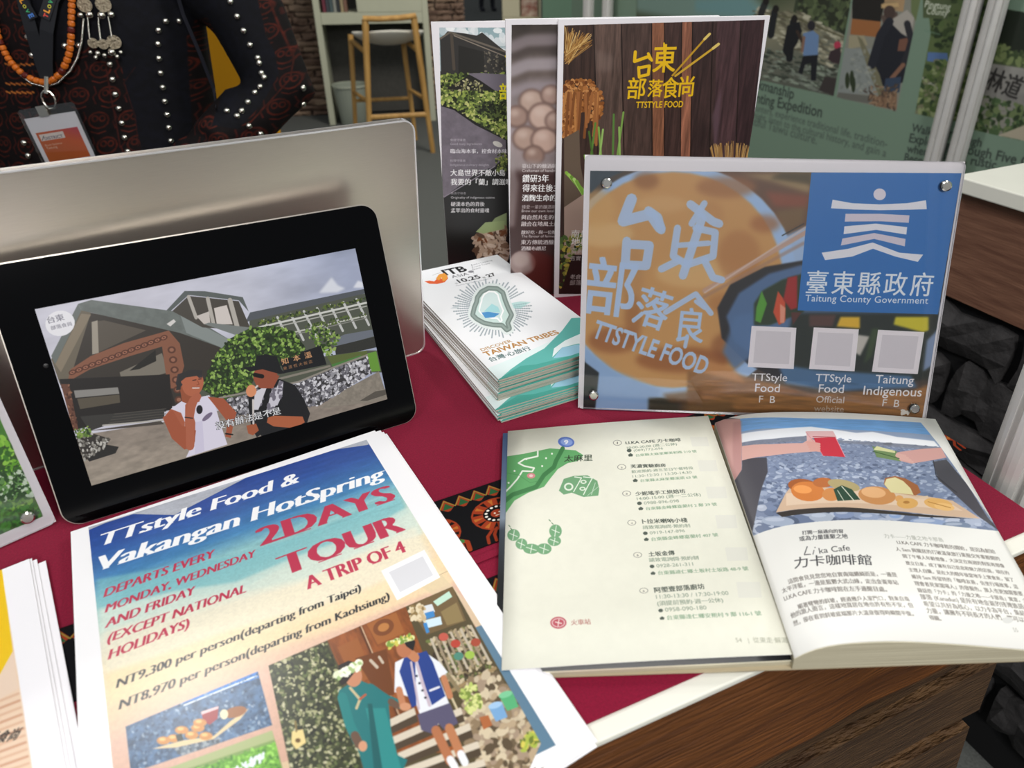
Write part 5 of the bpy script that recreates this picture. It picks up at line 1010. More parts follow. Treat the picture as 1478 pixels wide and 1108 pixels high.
# ================================================================ where each printed sheet stands or lies
MP = {}
MP['front'] = frame((.0014, .7220, ZC), math.radians(11.2), math.radians(-3.44))
MP['mid'] = frame((-.0475, .7217, ZC), math.radians(11.46), math.radians(-3.44))
MP['back'] = frame((-.1282, .7970, ZC), math.radians(11.46), math.radians(-3.44))
AW, AH = .2902, .2120
MP['acr'] = frame((.0217, .5030, ZC + .0012), math.radians(-3.90), math.radians(13.75))
def flat_frame(tl, tr, w, h, z):
    a, b = on_z(np.array(tl, float), z), on_z(np.array(tr, float), z); d = b - a; yaw = math.atan2(d[1], d[0]); Y = np.array([-math.sin(yaw), math.cos(yaw), 0])
    return frame(a - Y * h, yaw, flat=True)
FLW, FLH = .2107, .2968
_g = on_z(np.array([(99, 762), (539, 625), (851, 1061)], float), TOP + .0078); _y = math.radians(32.3); _X = np.array([math.cos(_y), math.sin(_y), 0]); _Y = np.array([-_X[1], _X[0], 0])
MP['flyer'] = frame(_g.mean(0) - (0 * _X + FLH * _Y + FLW * _X + FLH * _Y + FLW * _X) / 3, _y, flat=True)
lt = on_z(np.array([42., 806.]), TOP + .0062); lb = on_z(np.array([95., 1108.]), TOP + .0062); d = lt - lb; yw = math.atan2(-d[0], d[1])
LX = np.array([math.cos(yw), math.sin(yw), 0]); LY = np.array([-LX[1], LX[0], 0]); MP['lfly'] = frame(lt - LX * .21 - LY * .297, yw, flat=True)
q = on_z(np.array([(0, 790.7), (82, 754)], float), ZC); d = q[1] - q[0]; yw = math.atan2(d[1], d[0]); MP['lacr'] = frame(q[1] - .21 * np.array([math.cos(yw), math.sin(yw), 0]) + [0, 0, .0012], yw, math.radians(15))
IZ = TOP + .0325
q = on_z(np.array([(582, 399), (723.5, 364.5), (880.6, 500), (716, 548)], float), IZ); IW = .120; IH = .2475
yw = math.radians(30.2); IX = np.array([math.cos(yw), math.sin(yw), 0]); IY = np.array([-IX[1], IX[0], 0]); MP['itb'] = frame(q.mean(0) - IX * IW / 2 - IY * IH / 2, yw, flat=True)
PWL = 5.0
MP['wall'] = frame((.103, 4.315, 0), math.radians(-66))

# ================================================================ video on the tablet
scr = print_sheet('screen', art_screen(), sx1 - sx0, sy1 - sy0, -.0002, .0001, tablet, .25, emit=.8, back=M_black)
scr.matrix_local = Matrix.Translation((sx0, sy0, 0))
tb = bmesh.new(); add_ball(tb, (.018, TH - .07, -.0002), .0016, scale=(1, 1, .2)); obj('camera_lens', tb, M_black, next(c for c in tablet.children if c.name.startswith('bezel_glass')))

# ================================================================ three upright cover boards
def board(key, fn, lab, deep, hh=.17):
    t = thing('poster_board', lab, 'poster', MP[key], 'magazine cover boards standing in a fan')
    print_sheet('cover_print', fn(), .21, .2845 if key == 'back' else .2935, -.0028, 0, t, .38)
    stand_foot(t, MP[key], .07, .14, hh, deep, .002, M_paper)
    return t
board('front', art_front, 'white-edged cover board with yellow brush lettering on dark wood planks', .005, .03)
board('mid', art_mid, 'white-edged cover board with a blurred glass jar, middle of the three boards', .035, .03)
board('back', art_back, 'white-edged cover board with slate-roofed hut and dark lower half, leftmost board', .035)

# ================================================================ clear stand with the blue name panel
def standoff(parent, M, p):
    bm = bmesh.new(); x, y = p
    add_cyl(bm, .0036, .0036, -.0120, .0022, 20, (x, y)); add_cyl(bm, .0044, .0040, .0022, .0040, 20, (x, y)); add_cyl(bm, .0040, .0030, .0040, .0046, 20, (x, y))
    o = obj('standoff', bm, M_chrome, parent); 
    return o
def acr_stand(key, w, h, fn, name, lab, posts, back=.07):
    M_ = MP[key]; t = thing(name, lab, 'sign', M_)
    print_sheet('print', fn(), w, h, -.0006, 0, t, .45)
    obj('front_sheet', prism(rounded(w, h, .004), .0003, .0022), M_acr, t)
    obj('back_sheet', prism(rounded(w, h, .004), -.0030, -.0009), M_acr, t)
    ln = M_.to_3x3() @ Vector((0, 0, 1)); Mi = np.array(M_)
    for px in posts:
        P = on_plane(np.array(px, float), Mi[:3, 3], Mi[:3, 2]) - Mi[:3, 3]; standoff(t, M_, (P @ Mi[:3, 0], P @ Mi[:3, 1]))
    stand_foot(t, M_, w * .4, w * .6, h * .62, back, .0025)
    return t
acr_stand('acr', AW, AH, art_acrylic, 'acrylic_sign', 'clear acrylic sign with blue emblem panel and pale blue lettering on bread', [(1363, 268), (876, 264), (857, 569), (1318, 588)])
acr_stand('lacr', .21, .15, art_leftacr, 'acrylic_sign', 'clear acrylic sign with a green tea field, at the left edge', [(39, 745), (-120, 560)], .05)

# ================================================================ piles of flyers
def sheet_pile(key, w, h, n, th, ztop, canvas, labf, group, offs, name='flyer', rough=.3):
    M_ = MP[key]; m = print_mat(name + '_print', canvas, rough)
    for i in range(n):
        dx, dy, da = offs(i)
        z = ztop - th * (i + 1)
        bm = bmesh.new()
        # a sheet that lifts a little at its corners
        nx, ny = 10, 12; uv = bm.loops.layers.uv.verify(); g = []
        for j in range(ny + 1):
            row = []
            for k in range(nx + 1):
                x, y = w * k / nx, h * j / ny
                row.append((bm.verts.new((x, y, th * .95)), bm.verts.new((x, y, 0))))
            g.append(row)
        for j in range(ny):
            for k in range(nx):
                f = bm.faces.new((g[j][k][0], g[j][k + 1][0], g[j + 1][k + 1][0], g[j + 1][k][0])); f.material_index = 0 if i == 0 or True else 1
                for l in f.loops: l[uv].uv = (l.vert.co.x / w, l.vert.co.y / h)
        rim_ = [g[0][k] for k in range(nx + 1)] + [g[j][nx] for j in range(1, ny + 1)] + [g[ny][k] for k in range(nx - 1, -1, -1)] + [g[j][0] for j in range(ny - 1, 0, -1)]
        for a, b in zip(rim_, rim_[1:] + rim_[:1]):
            f = bm.faces.new((a[1], b[1], b[0], a[0])); f.material_index = 1
        f = bm.faces.new([r_[1] for r_ in rim_][::-1]); f.material_index = 1
        o = obj(name, bm, [m, M_paper]); o.matrix_world = Matrix.Translation((0, 0, z - M_.translation.z)) @ M_ @ Matrix.Translation((dx, dy, 0)) @ Matrix.Rotation(da, 4, 'Z')
        tag(o, labf(i), 'flyer', group)
r_ = random.Random(5)
FO = [(0, 0, 0), (.0035, -.0020, -.002), (.0060, .0005, -.004), (.0090, -.0035, -.003), (.0045, -.0070, -.006), (.0105, -.0050, -.008), (.0080, -.0085, -.004)]
sheet_pile('flyer', FLW, FLH, 7, .00074, TOP + .0078, art_flyer(), lambda i: 'two-day tour flyer with red and white lettering on a beach, top of its pile' if i == 0 else 'tour flyer lying under the top sheet in the central pile', 'tour flyers under the top one' if i else None, lambda i: tuple(.62 * v for v in FO[i]))
LO = [(0, 0, 0), (.0015, .0005, .001), (.0035, -.001, .0), (.0065, -.004, -.004)]
sheet_pile('lfly', .21, .297, 4, .0009, TOP + .0062, art_leftflyer(), lambda i: 'yellow and wood-grain flyer at the left edge, top of its pile' if i == 0 else 'flyer lying under the yellow top sheet at the left edge', 'flyers under the yellow one' if i else None, lambda i: LO[i])

# ================================================================ brochures
M_bro = print_mat('brochure_print', art_itb(), .35)
M_edge = material('paper_edges', 'cdc8bc', .7, col2='8f8877', scale=260, stretch=(.02, .02, 9))
bro = None
def brochure_mesh():
    bm = bmesh.new(); fs = add_prism(bm, [(0, 0), (IW, 0), (IW, IH), (0, IH)], 0, .00122, 1, (0, IW, 0, IH)); fs[0].material_index = 0
    me = bpy.data.meshes.new('brochure'); bm.to_mesh(me); bm.free(); me.materials.append(M_bro); me.materials.append(M_edge); return me
bme = brochure_mesh(); nU, nL = 16, 8; rr = random.Random(2)
for i in range(nU + nL):
    up = i < nU; k = i if up else i - nU
    dx, dy, da = ((rr.random() - .5) * .0016, (rr.random() - .5) * .0022, (rr.random() - .5) * .008) if i else (0, 0, 0)
    if up and k > 9: dx -= .002; dy -= .001
    if not up: dx -= .009 - .0012 * (k % 3); dy -= .012 + .002 * (k % 4) * .7; da -= .03
    o = obj('brochure', bme); o.matrix_world = MP['itb'] @ Matrix.Translation((dx, dy, -.00122 - i * .00128)) @ Matrix.Rotation(da, 4, 'Z')
    if i == 0: tag(o, 'pale green travel brochure with an island map, top of the pile', 'brochure')
    elif up: tag(o, 'brochure stacked under the island map one in the upper pile', 'brochure', 'brochures in the upper pile')
    elif k == 0: tag(o, 'pale green brochure jutting left beneath the upper pile', 'brochure')
    else: tag(o, 'brochure in the lower pile, shifted left on the cloth', 'brochure', 'brochures in the lower pile')

# ================================================================ open book
def surf_map(S, cw, ch, mir=False):
    def f(p):
        p = np.asarray(p, float).reshape(-1, 2); uv = np.full((len(p), 2), .5)
        def pr(uv):
            P = S(uv[:, 0], uv[:, 1]) - CO; zz = P @ _fw; return np.stack([CX + F * (P @ CR) / zz, CY - F * (P @ CU) / zz], -1)
        for it in range(25):
            e = 1e-3; q = pr(uv); J1 = (pr(uv + [e, 0]) - q) / e; J2 = (pr(uv + [0, e]) - q) / e; r = p - q
            det = J1[:, 0] * J2[:, 1] - J1[:, 1] * J2[:, 0]; du = (r[:, 0] * J2[:, 1] - r[:, 1] * J2[:, 0]) / det; dv = (J1[:, 0] * r[:, 1] - J1[:, 1] * r[:, 0]) / det
            uv = uv + np.clip(np.stack([du, dv], -1), -.4, .4); uv = np.clip(uv, -1.5, 2.5)
        return np.stack([uv[:, 0] * cw, (1 - uv[:, 1]) * ch], -1)
    return f
def xinterp(t, P):
    """piecewise curve through rows of P, going on straight past its ends"""
    n = len(P) - 1; t = np.asarray(t, float) * n; i = np.clip(np.floor(t).astype(int), 0, n - 1); w = (t - i)[..., None]
    return P[i] * (1 - w) + P[i + 1] * w
def curve(pxs, o, n, m):
    P = on_plane(np.array(pxs, float), o, n); L = np.r_[0, np.cumsum(np.linalg.norm(np.diff(P, axis=0), axis=1))]; s = np.linspace(0, L[-1], m)
    P = np.stack([np.interp(s, L, P[:, i]) for i in range(3)], -1)
    for _ in range(3): P[1:-1] = (P[:-2] + 2 * P[1:-1] + P[2:]) / 4
    return P
SB = on_z(np.array([1150., 967.]), ZC); SE = on_z(np.array([1478., 955.]), ZC); bx = (SE - SB) / np.linalg.norm(SE - SB)
TE = on_z(np.array([1350., 607.]), TOP + .007)
nb_ = np.array([-bx[1], bx[0], 0])
bot = curve([(1147, 949), (1160, 940), (1176, 934), (1200, 929.5), (1240, 925.5), (1290, 924), (1345, 926), (1400, 930), (1478, 936.5), (1540, 942)], SB, nb_, 25)
top = curve([(1032, 610), (1045, 603), (1067, 598.5), (1095, 595.5), (1140, 594), (1190, 594.5), (1240, 596.5), (1290, 599.5), (1350, 604.5)], TE, nb_, 25)
# equal page width along both ends
top = top + 0
def SR(u, v): return xinterp(u, bot) * (1 - np.asarray(v)[..., None]) + xinterp(u, top) * np.asarray(v)[..., None]
lq = {'bl': on_z(np.array([724., 967.]), TOP + .0085), 'br': on_z(np.array([1145., 944.]), TOP + .0105), 'tr': on_z(np.array([1022., 600.]), TOP + .0100), 'tl': on_z(np.array([733., 622.]), TOP + .0085)}
lbot = np.array([lq['bl'] * (1 - t) + lq['br'] * t + [0, 0, .0012 * math.sin(math.pi * t)] for t in np.linspace(0, 1, 9)]); ltop = np.array([lq['tl'] * (1 - t) + lq['tr'] * t + [0, 0, .0012 * math.sin(math.pi * t)] for t in np.linspace(0, 1, 9)])
def SL(u, v): return xinterp(u, lbot) * (1 - np.asarray(v)[..., None]) + xinterp(u, ltop) * np.asarray(v)[..., None]
RP_MAP = surf_map(SR, 1000, 1140); LP_MAP = surf_map(SL, 900, 1140)
Mb = Matrix.Translation((SB[0], SB[1], ZC)) @ Matrix.Rotation(math.atan2(bx[1], bx[0]), 4, 'Z'); Mbi = Mb.inverted()
book = thing('open_book', 'open travel guide with address list on left page and pebble beach picture on right', 'book', Mb)
def surface(S, nu, nv, canvas, name, th=.00022, bottom=None, mats=None):
    bm = bmesh.new(); uv = bm.loops.layers.uv.verify(); U, V = np.meshgrid(np.linspace(0, 1, nu + 1), np.linspace(0, 1, nv + 1)); P = S(U.ravel(), V.ravel()).reshape(nv + 1, nu + 1, 3)
    T = [[bm.verts.new(Mbi @ V3(P[j, i])) for i in range(nu + 1)] for j in range(nv + 1)]
    Bq = [[bm.verts.new(Mbi @ V3(P[j, i] - [0, 0, th] if bottom is None else bottom(P[j, i]))) for i in range(nu + 1)] for j in range(nv + 1)]
    for j in range(nv):
        for i in range(nu):
            f = bm.faces.new((T[j][i], T[j][i + 1], T[j + 1][i + 1], T[j + 1][i])); f.smooth = True
            for l, (a, b) in zip(f.loops, ((i, j), (i + 1, j), (i + 1, j + 1), (i, j + 1))): l[uv].uv = (a / nu, b / nv)
            f = bm.faces.new((Bq[j + 1][i], Bq[j + 1][i + 1], Bq[j][i + 1], Bq[j][i])); f.material_index = 1
    for i in range(nu):
        for a, b, c_, d_ in ((Bq[0][i], Bq[0][i + 1], T[0][i + 1], T[0][i]), (T[nv][i], T[nv][i + 1], Bq[nv][i + 1], Bq[nv][i])): bm.faces.new((a, b, c_, d_)).material_index = 1
    for j in range(nv):
        for a, b, c_, d_ in ((T[j][0], T[j + 1][0], Bq[j + 1][0], Bq[j][0]), (Bq[j][nu], Bq[j + 1][nu], T[j + 1][nu], T[j][nu])): bm.faces.new((a, b, c_, d_)).material_index = 1
    return obj(name, bm, mats, book)
M_block = material('page_block', 'd9d2b8', .75, col2='a59b80', scale=120, stretch=(.05, .05, 30), bump=.2)
surface(SR, 48, 6, None, 'page', mats=[print_mat('right_page', art_bookright(), .42), M_paper])
surface(SL, 12, 6, None, 'page', mats=[print_mat('left_page', art_bookleft(), .55), M_paper])
def low(z): return lambda p: np.array([p[0], p[1], z])
SR2 = lambda u, v: SR(u, v) - np.array([0, 0, .0011])
surface(SR2, 24, 2, None, 'page_block', bottom=low(ZC + .0012), mats=[M_cream, M_block])
def shr(P, d): return P - np.array([0, 0, d])
lb2 = np.array([[p[0], p[1], ZC + .0052] for p in lbot]); lt2 = np.array([[p[0], p[1], ZC + .0052] for p in ltop])
off = on_z(np.array([790., 972.]), ZC) - on_z(np.array([790., 963.]), ZC + .008)
lb2[:, :2] += (nb_[:2] * -.0005); dxl = -(bx[:2] * .004)
lb2[0, :2] += dxl; lt2[0, :2] += dxl
def SLl(u, v): return xinterp(u, lb2) * (1 - np.asarray(v)[..., None]) + xinterp(u, lt2) * np.asarray(v)[..., None]
ut = Canvas(64, 256, '26282a'); ut.grad([(0, 0), (64, 0), (64, 256), (0, 256)], [(0, '5c7cb4'), (.18, '7f9cc8'), (.45, 'a0aebe'), (.5, '4c5560'), (.7, '26282a'), (1, '1c1d1f')], (0, 0), (0, 256))
surface(SLl, 8, 2, None, 'photo_page', bottom=low(ZC + .0040), mats=[print_mat('under_page', ut, .4), M_cream])
def SLb(u, v): return SLl(u, v) - np.array([0, 0, .0013])
surface(SLb, 8, 2, None, 'page_block', bottom=low(ZC + .0012), mats=[M_cream, M_block])
cv = bmesh.new()
def cover(P0, P1, P2, P3):
    for z in (0,): pass
    a = [Mbi @ V3([p[0], p[1], ZC + .0003]) for p in (P0, P1, P2, P3)]; bb = [Mbi @ V3([p[0], p[1], ZC + .0011]) for p in (P0, P1, P2, P3)]
    va = [cv.verts.new(p) for p in a]; vb = [cv.verts.new(p) for p in bb]; cv.faces.new(vb); cv.faces.new(va[::-1])
    for i in range(4): cv.faces.new((va[i], va[(i + 1) % 4], vb[(i + 1) % 4], vb[i]))
cover(lb2[0], bot[0], top[0], lt2[0]); cover(bot[0], bot[-1], top[-1], top[0])
obj('cover', cv, material('card_cover', 'b7a98c', .6), book)

# ================================================================ neighbouring counter clad in dark stone
YN = math.radians(-64); NT = TOP + .06; Mn = frame((.600, 1.007, 0), YN, flat=True)
nbc = thing('stone_counter', 'neighbouring counter with white top, brown fascia and black stacked stone cladding', 'counter', Mn)
obj('worktop', box(-.01, 1.4, -.012, .62, NT - .022, NT, .002), M_white, nbc)
obj('carcass', box(0, 1.39, .02, .61, 0, NT - .0221), material('black_backing', '08080a', .9), nbc)
obj('fascia', box(0, 1.39, .004, .0199, NT - .185, NT - .0225, .001), material('walnut_fascia', '86604c', .5, col2='694738', scale=6, stretch=(2, 8, 18), bump=.15, bscale=20), nbc)
M_stone = material('black_slate', '3a3838', .75, col2='211f20', scale=14, bump=1.0, bscale=26)
def rock(w, h, d, rnd, nx=6, nz=3, jag=.18):
    """rough-faced stone: front towards -y, sits in x 0..w, z 0..h"""
    bm = bmesh.new(); g = []
    for j in range(nz + 1):
        row = []
        for i in range(nx + 1):
            e = (i in (0, nx)) or (j in (0, nz)); x = w * i / nx; z = h * j / nz
            x += (rnd.random() - .5) * w / nx * .5; z += (rnd.random() - .5) * h / nz * .5 + (h * jag * (rnd.random() - .5) if j in (0, nz) else 0)
            y = -d * (.55 + .45 * rnd.random()) if not e else -d * (.25 + .3 * rnd.random())
            row.append(bm.verts.new((x, y, z)))
        g.append(row)
    for j in range(nz):
        for i in range(nx): bm.faces.new((g[j][i], g[j][i + 1], g[j + 1][i + 1], g[j + 1][i]))
    ring = [g[0][i] for i in range(nx + 1)] + [g[j][nx] for j in range(1, nz + 1)] + [g[nz][i] for i in range(nx - 1, -1, -1)] + [g[j][0] for j in range(nz - 1, 0, -1)]
    bk = [bm.verts.new((v.co.x, 0, v.co.z)) for v in ring]; n = len(ring)
    for i in range(n): bm.faces.new((ring[i], bk[i], bk[(i + 1) % n], ring[(i + 1) % n]))
    bm.faces.new(bk[::-1]); bmesh.ops.recalc_face_normals(bm, faces=bm.faces); return bm
rs = random.Random(8); z = NT - .188
while z > .03:
    h_ = rs.choice([.05, .075, .085, .06]); z -= h_ + .012; x = -.02 - rs.random() * .1
    if z < 0: break
    while x < 1.38:
        w_ = rs.uniform(.12, .36) if h_ < .08 else rs.uniform(.09, .2)
        o = obj('stone', rock(w_ - .014, h_, rs.uniform(.022, .04), rs), M_stone, nbc); o.location = (x, .0195, z); x += w_

# ================================================================ exhibition uprights and the picture wall
def pole_section(r=.02, k=8):
    pts = []
    for i in range(k):
        a0 = 2 * math.pi * i / k + math.pi / k
        for da, rr_ in ((-.30, 1.), (-.13, .99), (-.10, .80), (.10, .80), (.13, .99), (.30, 1.)):
            pts.append((r * rr_ * math.cos(a0 + da), r * rr_ * math.sin(a0 + da)))
    return pts
def upright(p, h, label, r=.02, rot=0., parent=None):
    M_ = Matrix.Translation((p[0], p[1], 0)) @ Matrix.Rotation(rot, 4, 'Z')
    t = thing('aluminium_upright', label, 'post', M_, 'exhibition stand uprights' if parent is None else None)
    obj('post', prism(pole_section(r), 0, h), M_pole, t); obj('foot_plate', prism(rounded(r * 2.2, r * 2.2, r * .4, 4, -r * 1.1, -r * 1.1), 0, .006), M_groove, t)
    return t
upright((.356, .418), 2.4, 'near aluminium upright with grooves, right edge beside the open book', .024, .55)
D_ = np.array([math.sin(math.radians(-24)), math.cos(math.radians(-24))]); N_ = np.array([math.cos(math.radians(24)), math.sin(math.radians(24))]); P0_ = N_ * 1.85
wallo = thing('picture_wall', 'sage green exhibition wall with landscape photographs and captions', 'wall panel', MP['wall'])
wc = art_wall(); m = print_mat('wall_print', wc, .6)
bm = bmesh.new(); fs = add_prism(bm, [(0, .06), (PWL, .06), (PWL, 2.3), (0, 2.3)], -.02, 0, 1, (0, PWL, 0, 2.3)); fs[0].material_index = 0
obj('picture_panel', bm, [m, M_white], wallo)
obj('bottom_rail', box(0, PWL, 0, .06, -.025, .004, .002), M_pole, wallo); obj('top_rail', box(0, PWL, 2.3, 2.35, -.025, .004, .002), M_pole, wallo)
for s_, k_, lab in ((1.395, 0, 'aluminium upright in front of the picture wall, left one of the middle pair'), (1.325, 1, 'aluminium upright in front of the picture wall, right one of the middle pair')):
    p = P0_ + D_ * s_ - N_ * .032; upright(p, 2.4, lab, .0235, .3)
for k_, lab in enumerate(('far white upright behind the dark wood cover board, leftmost of three', 'far white upright behind the dark wood cover board, middle of three', 'far white upright behind the dark wood cover board, rightmost of three')):
    p = P0_ + D_ * 3.38 - N_ * .05 + np.array([1, 0]) * (k_ - 1) * .095; upright(p, 2.4, lab, .027)

# ================================================================ brown stone wall, shelf unit, stool, bin
YW = math.radians(12.5); wo = on_z(np.array([478., 181.]), 0); Mw = frame((wo[0], wo[1], 0), YW, flat=True); Mwi = Mw.inverted()
def wl(px, y=0.):
    P = on_plane(np.array(px, float), wo + np.array([-math.sin(YW), math.cos(YW), 0]) * y, (-math.sin(YW), math.cos(YW), 0)); p = Mwi @ V3(P); return p.x, p.z
WB = .42; xe = wl((672, 10), WB)[0]
def kindtag(o): o['kind'] = 'structure'; return o
stw = bpy.data.objects.new('wall_back', None); COL.objects.link(stw); stw.matrix_world = Mw; kindtag(stw)
M_brick = material('brown_ledge_stone', '8d7563', .85, col2='5f4a3e', scale=9, bump=.8, bscale=20)
M_brick2 = material('tan_ledge_stone', 'a58f78', .85, col2='7c6655', scale=9, bump=.8, bscale=20)
obj('backing', box(-3.4, xe - .02, WB + .03, WB + .15, 0, 2.4), material('wall_mortar', '3c3029', .95, var=.2, scale=30, bump=.8), stw)
rs = random.Random(4); z = .0; cnt = 0; cxl, cxr = wl((470, 150), WB)[0] + .12, wl((610, 150), WB)[0] - .1
while z < 1.02:
    h_ = rs.uniform(.036, .062); x = -1.55 - rs.random() * .1
    while x < xe:
        w_ = rs.uniform(.12, .34)
        if x + w_ > xe: w_ = max(xe - x, .05)
        if not (x > cxl and x + w_ < cxr) and cnt < 300:
            cnt += 1; o = obj('stone', rock(w_ - .012, h_ - .008, rs.uniform(.03, .05), rs, 4, 2), rs.choice([M_brick, M_brick, M_brick2]), stw); o.location = (x, WB + .03, z)
        x += w_
    z += h_
# shelf unit
ul, ur = wl((469, 100))[0], wl((620, 100))[0]
su = thing('shelf_unit', 'cream shelf unit with an open bay, against the brown stone wall', 'shelf', Mw)
M_cab = material('cream_board', 'b9bba4', .6, var=.03, scale=6)
w5 = .045
obj('side_panel', box(ul - w5 / 2, ul + w5 / 2, 0, .40, 0, 1.5, .003), M_cab, su); obj('side_panel', box(ur - w5 / 2, ur + w5 / 2, 0, .40, 0, 1.5, .003), M_cab, su)
zr = wl((492, 26))[1]; obj('shelf', box(ul + w5 / 2 + .001, ur - w5 / 2 - .001, 0, .39, zr - .045, zr + .035, .003), M_cab, su)
um = wl((515, 10))[0]; obj('front_panel', box(um, ur - w5 / 2 - .001, -.002, .02, zr + .036, 1.49, .002), M_cab, su)
obj('back_panel', box(ul + w5 / 2 + .001, ur - w5 / 2 - .001, .392, .40, .02, 1.49), material('grey_back', '4d4c48', .9, var=.1, scale=40), su)
xs = ul + w5 / 2 + .02
for i in range(7):
    w_ = .026; o = obj('magazine', box(0, w_ - .004, 0, .2, 0, .26 - .02 * (i % 3), .001), material('magazine_cover', ['6c2c3c', '3c4048', '4a5a5c', '8a8c84', '2c3034', '9c8c6c', '7c5c4c'][i], .5)); o.matrix_world = Mw @ Matrix.Translation((xs + i * w_, .05, zr + .0352)); tag(o, ['wine red', 'slate grey', 'blue-grey', 'pale grey', 'charcoal', 'sand brown', 'tan'][i] + ' magazine upright on the cream shelf unit', 'magazine', 'magazines on the shelf unit')
# bin
bp = on_z(np.array([512., 178.]), 0); bt = thing('waste_bin', 'pale translucent bin on the floor behind the wooden stool', 'bin', Matrix.Translation((bp[0], bp[1], 0)))
bb = bmesh.new(); add_cyl(bb, .10, .135, 0, .30, 28); bmesh.ops.delete(bb, geom=[f for f in bb.faces if len(f.verts) > 6 and f.calc_center_median().z > .2], context='FACES_ONLY'); bmesh.ops.solidify(bb, geom=bb.faces[:], thickness=.004); obj('body', bb, material('milky_plastic', '9aa193', .4), bt)
bb = bmesh.new(); add_cyl(bb, .141, .141, .292, .306, 28); bmesh.ops.delete(bb, geom=[f for f in bb.faces if len(f.verts) > 6], context='FACES_ONLY'); bmesh.ops.solidify(bb, geom=bb.faces[:], thickness=.006); obj('rim', bb, material('bin_rim', 'b4baa8', .4), bt)
# bar stool, backrest towards us
A_ = on_z(np.array([625., 220.]), 0); B_ = on_z(np.array([535., 226.]), 0); sd = (A_ - B_) / np.linalg.norm(A_ - B_); sn = np.array([-sd[1], sd[0], 0]); WS = np.linalg.norm(A_ - B_)
Mst = frame((B_[0], B_[1], 0), math.atan2(sd[1], sd[0]), flat=True); Msi = Mst.inverted()
def sp(px, y=0.): return Msi @ V3(on_plane(np.array(px, float), B_ + sn * y, sn))
stool = thing('bar_stool', 'light oak bar stool with a white seat, backrest towards the camera', 'stool', Mst)
M_oak = material('light_oak', 'c49a58', .5, col2='a97f42', scale=6, stretch=(6, 6, 1), bump=.1)
def leg(a, b, r0, r1, nm='leg'): obj(nm, bar(a, b, r0, r1, 8), M_oak, stool)
fy = .40
a0 = sp((527, 28)); a1 = sp((597, 24)); b0 = Vector((0, 0, 0)); b1 = Vector((WS, 0, 0))
leg(b0, a0, .017, .022); leg(b1, a1, .017, .022)
c0 = sp((506, 50), fy); c1 = sp((582, 60), fy); d0 = sp((512, 188), fy); d1 = sp((598, 180), fy); d0.z = 0; d1.z = 0
leg(d0, c0, .015, .019); leg(d1, c1, .015, .019)
tr = bmesh.new(); q0, q1 = sp((524, 27)), sp((600, 23)); add_tube(tr, [q0, q0.lerp(q1, .3) + Vector((0, -.012, -.006)), q0.lerp(q1, .7) + Vector((0, -.012, -.006)), q1], [(.018, .024)] * 4, 10); obj('back_rail', tr, M_oak, stool)
def onleg(p, q, z): t = (z - p.z) / (q.z - p.z); return p.lerp(q, t)
def rail(p, q, r=.013): obj('stretcher', bar(p, q, r, r, 8), M_oak, stool)
rail(onleg(b0, a0, .26), onleg(b1, a1, .26), .017); rail(onleg(d0, c0, .30), onleg(d1, c1, .30)); rail(onleg(b0, a0, .36), onleg(d0, c0, .36)); rail(onleg(b1, a1, .36), onleg(d1, c1, .36)); rail(onleg(b0, a0, .66), onleg(d0, c0, .70), .016); rail(onleg(b1, a1, .66), onleg(d1, c1, .70), .016)
zs = onleg(b0, a0, .72).z; sb = bmesh.new(); xm = WS / 2
bmesh.ops.create_uvsphere(sb, u_segments=28, v_segments=14, radius=1)
for v in sb.verts:
    x, y, zz_ = v.co; v.co = Vector((xm + x * .235, fy / 2 + .02 + y * .245, .735 + (zz_ * .055 if zz_ < 0 else zz_ * .012) + .06 * max(0, -y) ** 2 + .03 * abs(x) ** 2))
obj('seat', sb, material('white_shell', 'dfdccf', .4), stool, smooth=True)

# distant things: display box, visitor
def at_y(px, y): return on_y(np.array(px, float), y)
p0 = at_y((725, 20), 7.0); p1 = at_y((781, 20), 7.0); 
db = thing('display_box', 'cream display box with magazines, far behind the cover boards', 'display', Matrix.Translation((p0[0], 7.0, 0)))
wb_ = p1[0] - p0[0]; M_db = material('cream_box', 'c8c2a4', .6)
zb = p0[2]
obj('plinth', box(0, wb_, 0, .35, 0, zb - .03, .004), M_db, db); obj('side_panel', box(0, wb_ * .45, 0, .35, zb - .029, 1.5, .004), M_db, db); obj('side_panel', box(wb_ * .94, wb_, 0, .35, zb - .029, 1.5, .004), M_db, db); obj('back_panel', box(wb_ * .451, wb_ * .939, .3, .35, zb - .029, 1.5), M_db, db)
o = obj('magazine', box(0, wb_ * .42, 0, .03, 0, .3, .002), material('red_magazine', '8a4a3c', .5, col2='c8b8a8', scale=20)); o.matrix_world = Matrix.Translation((p0[0] + wb_ * .48, 7.1, zb - .0288)); tag(o, 'reddish magazine in the cream display box, far behind', 'magazine')
p2 = at_y((783, 20), 6.6); p3 = at_y((866, 20), 6.6); sg = bmesh.new(); add_box(sg, 0, p3[0] - p2[0], 0, .04, 0, 1.9); o = obj('partition', sg, material('sage_partition', '5f7d68', .7)); o.matrix_world = Matrix.Translation((p2[0], 6.6, 0)); tag(o, 'plain sage partition left of the far white uprights', 'partition')
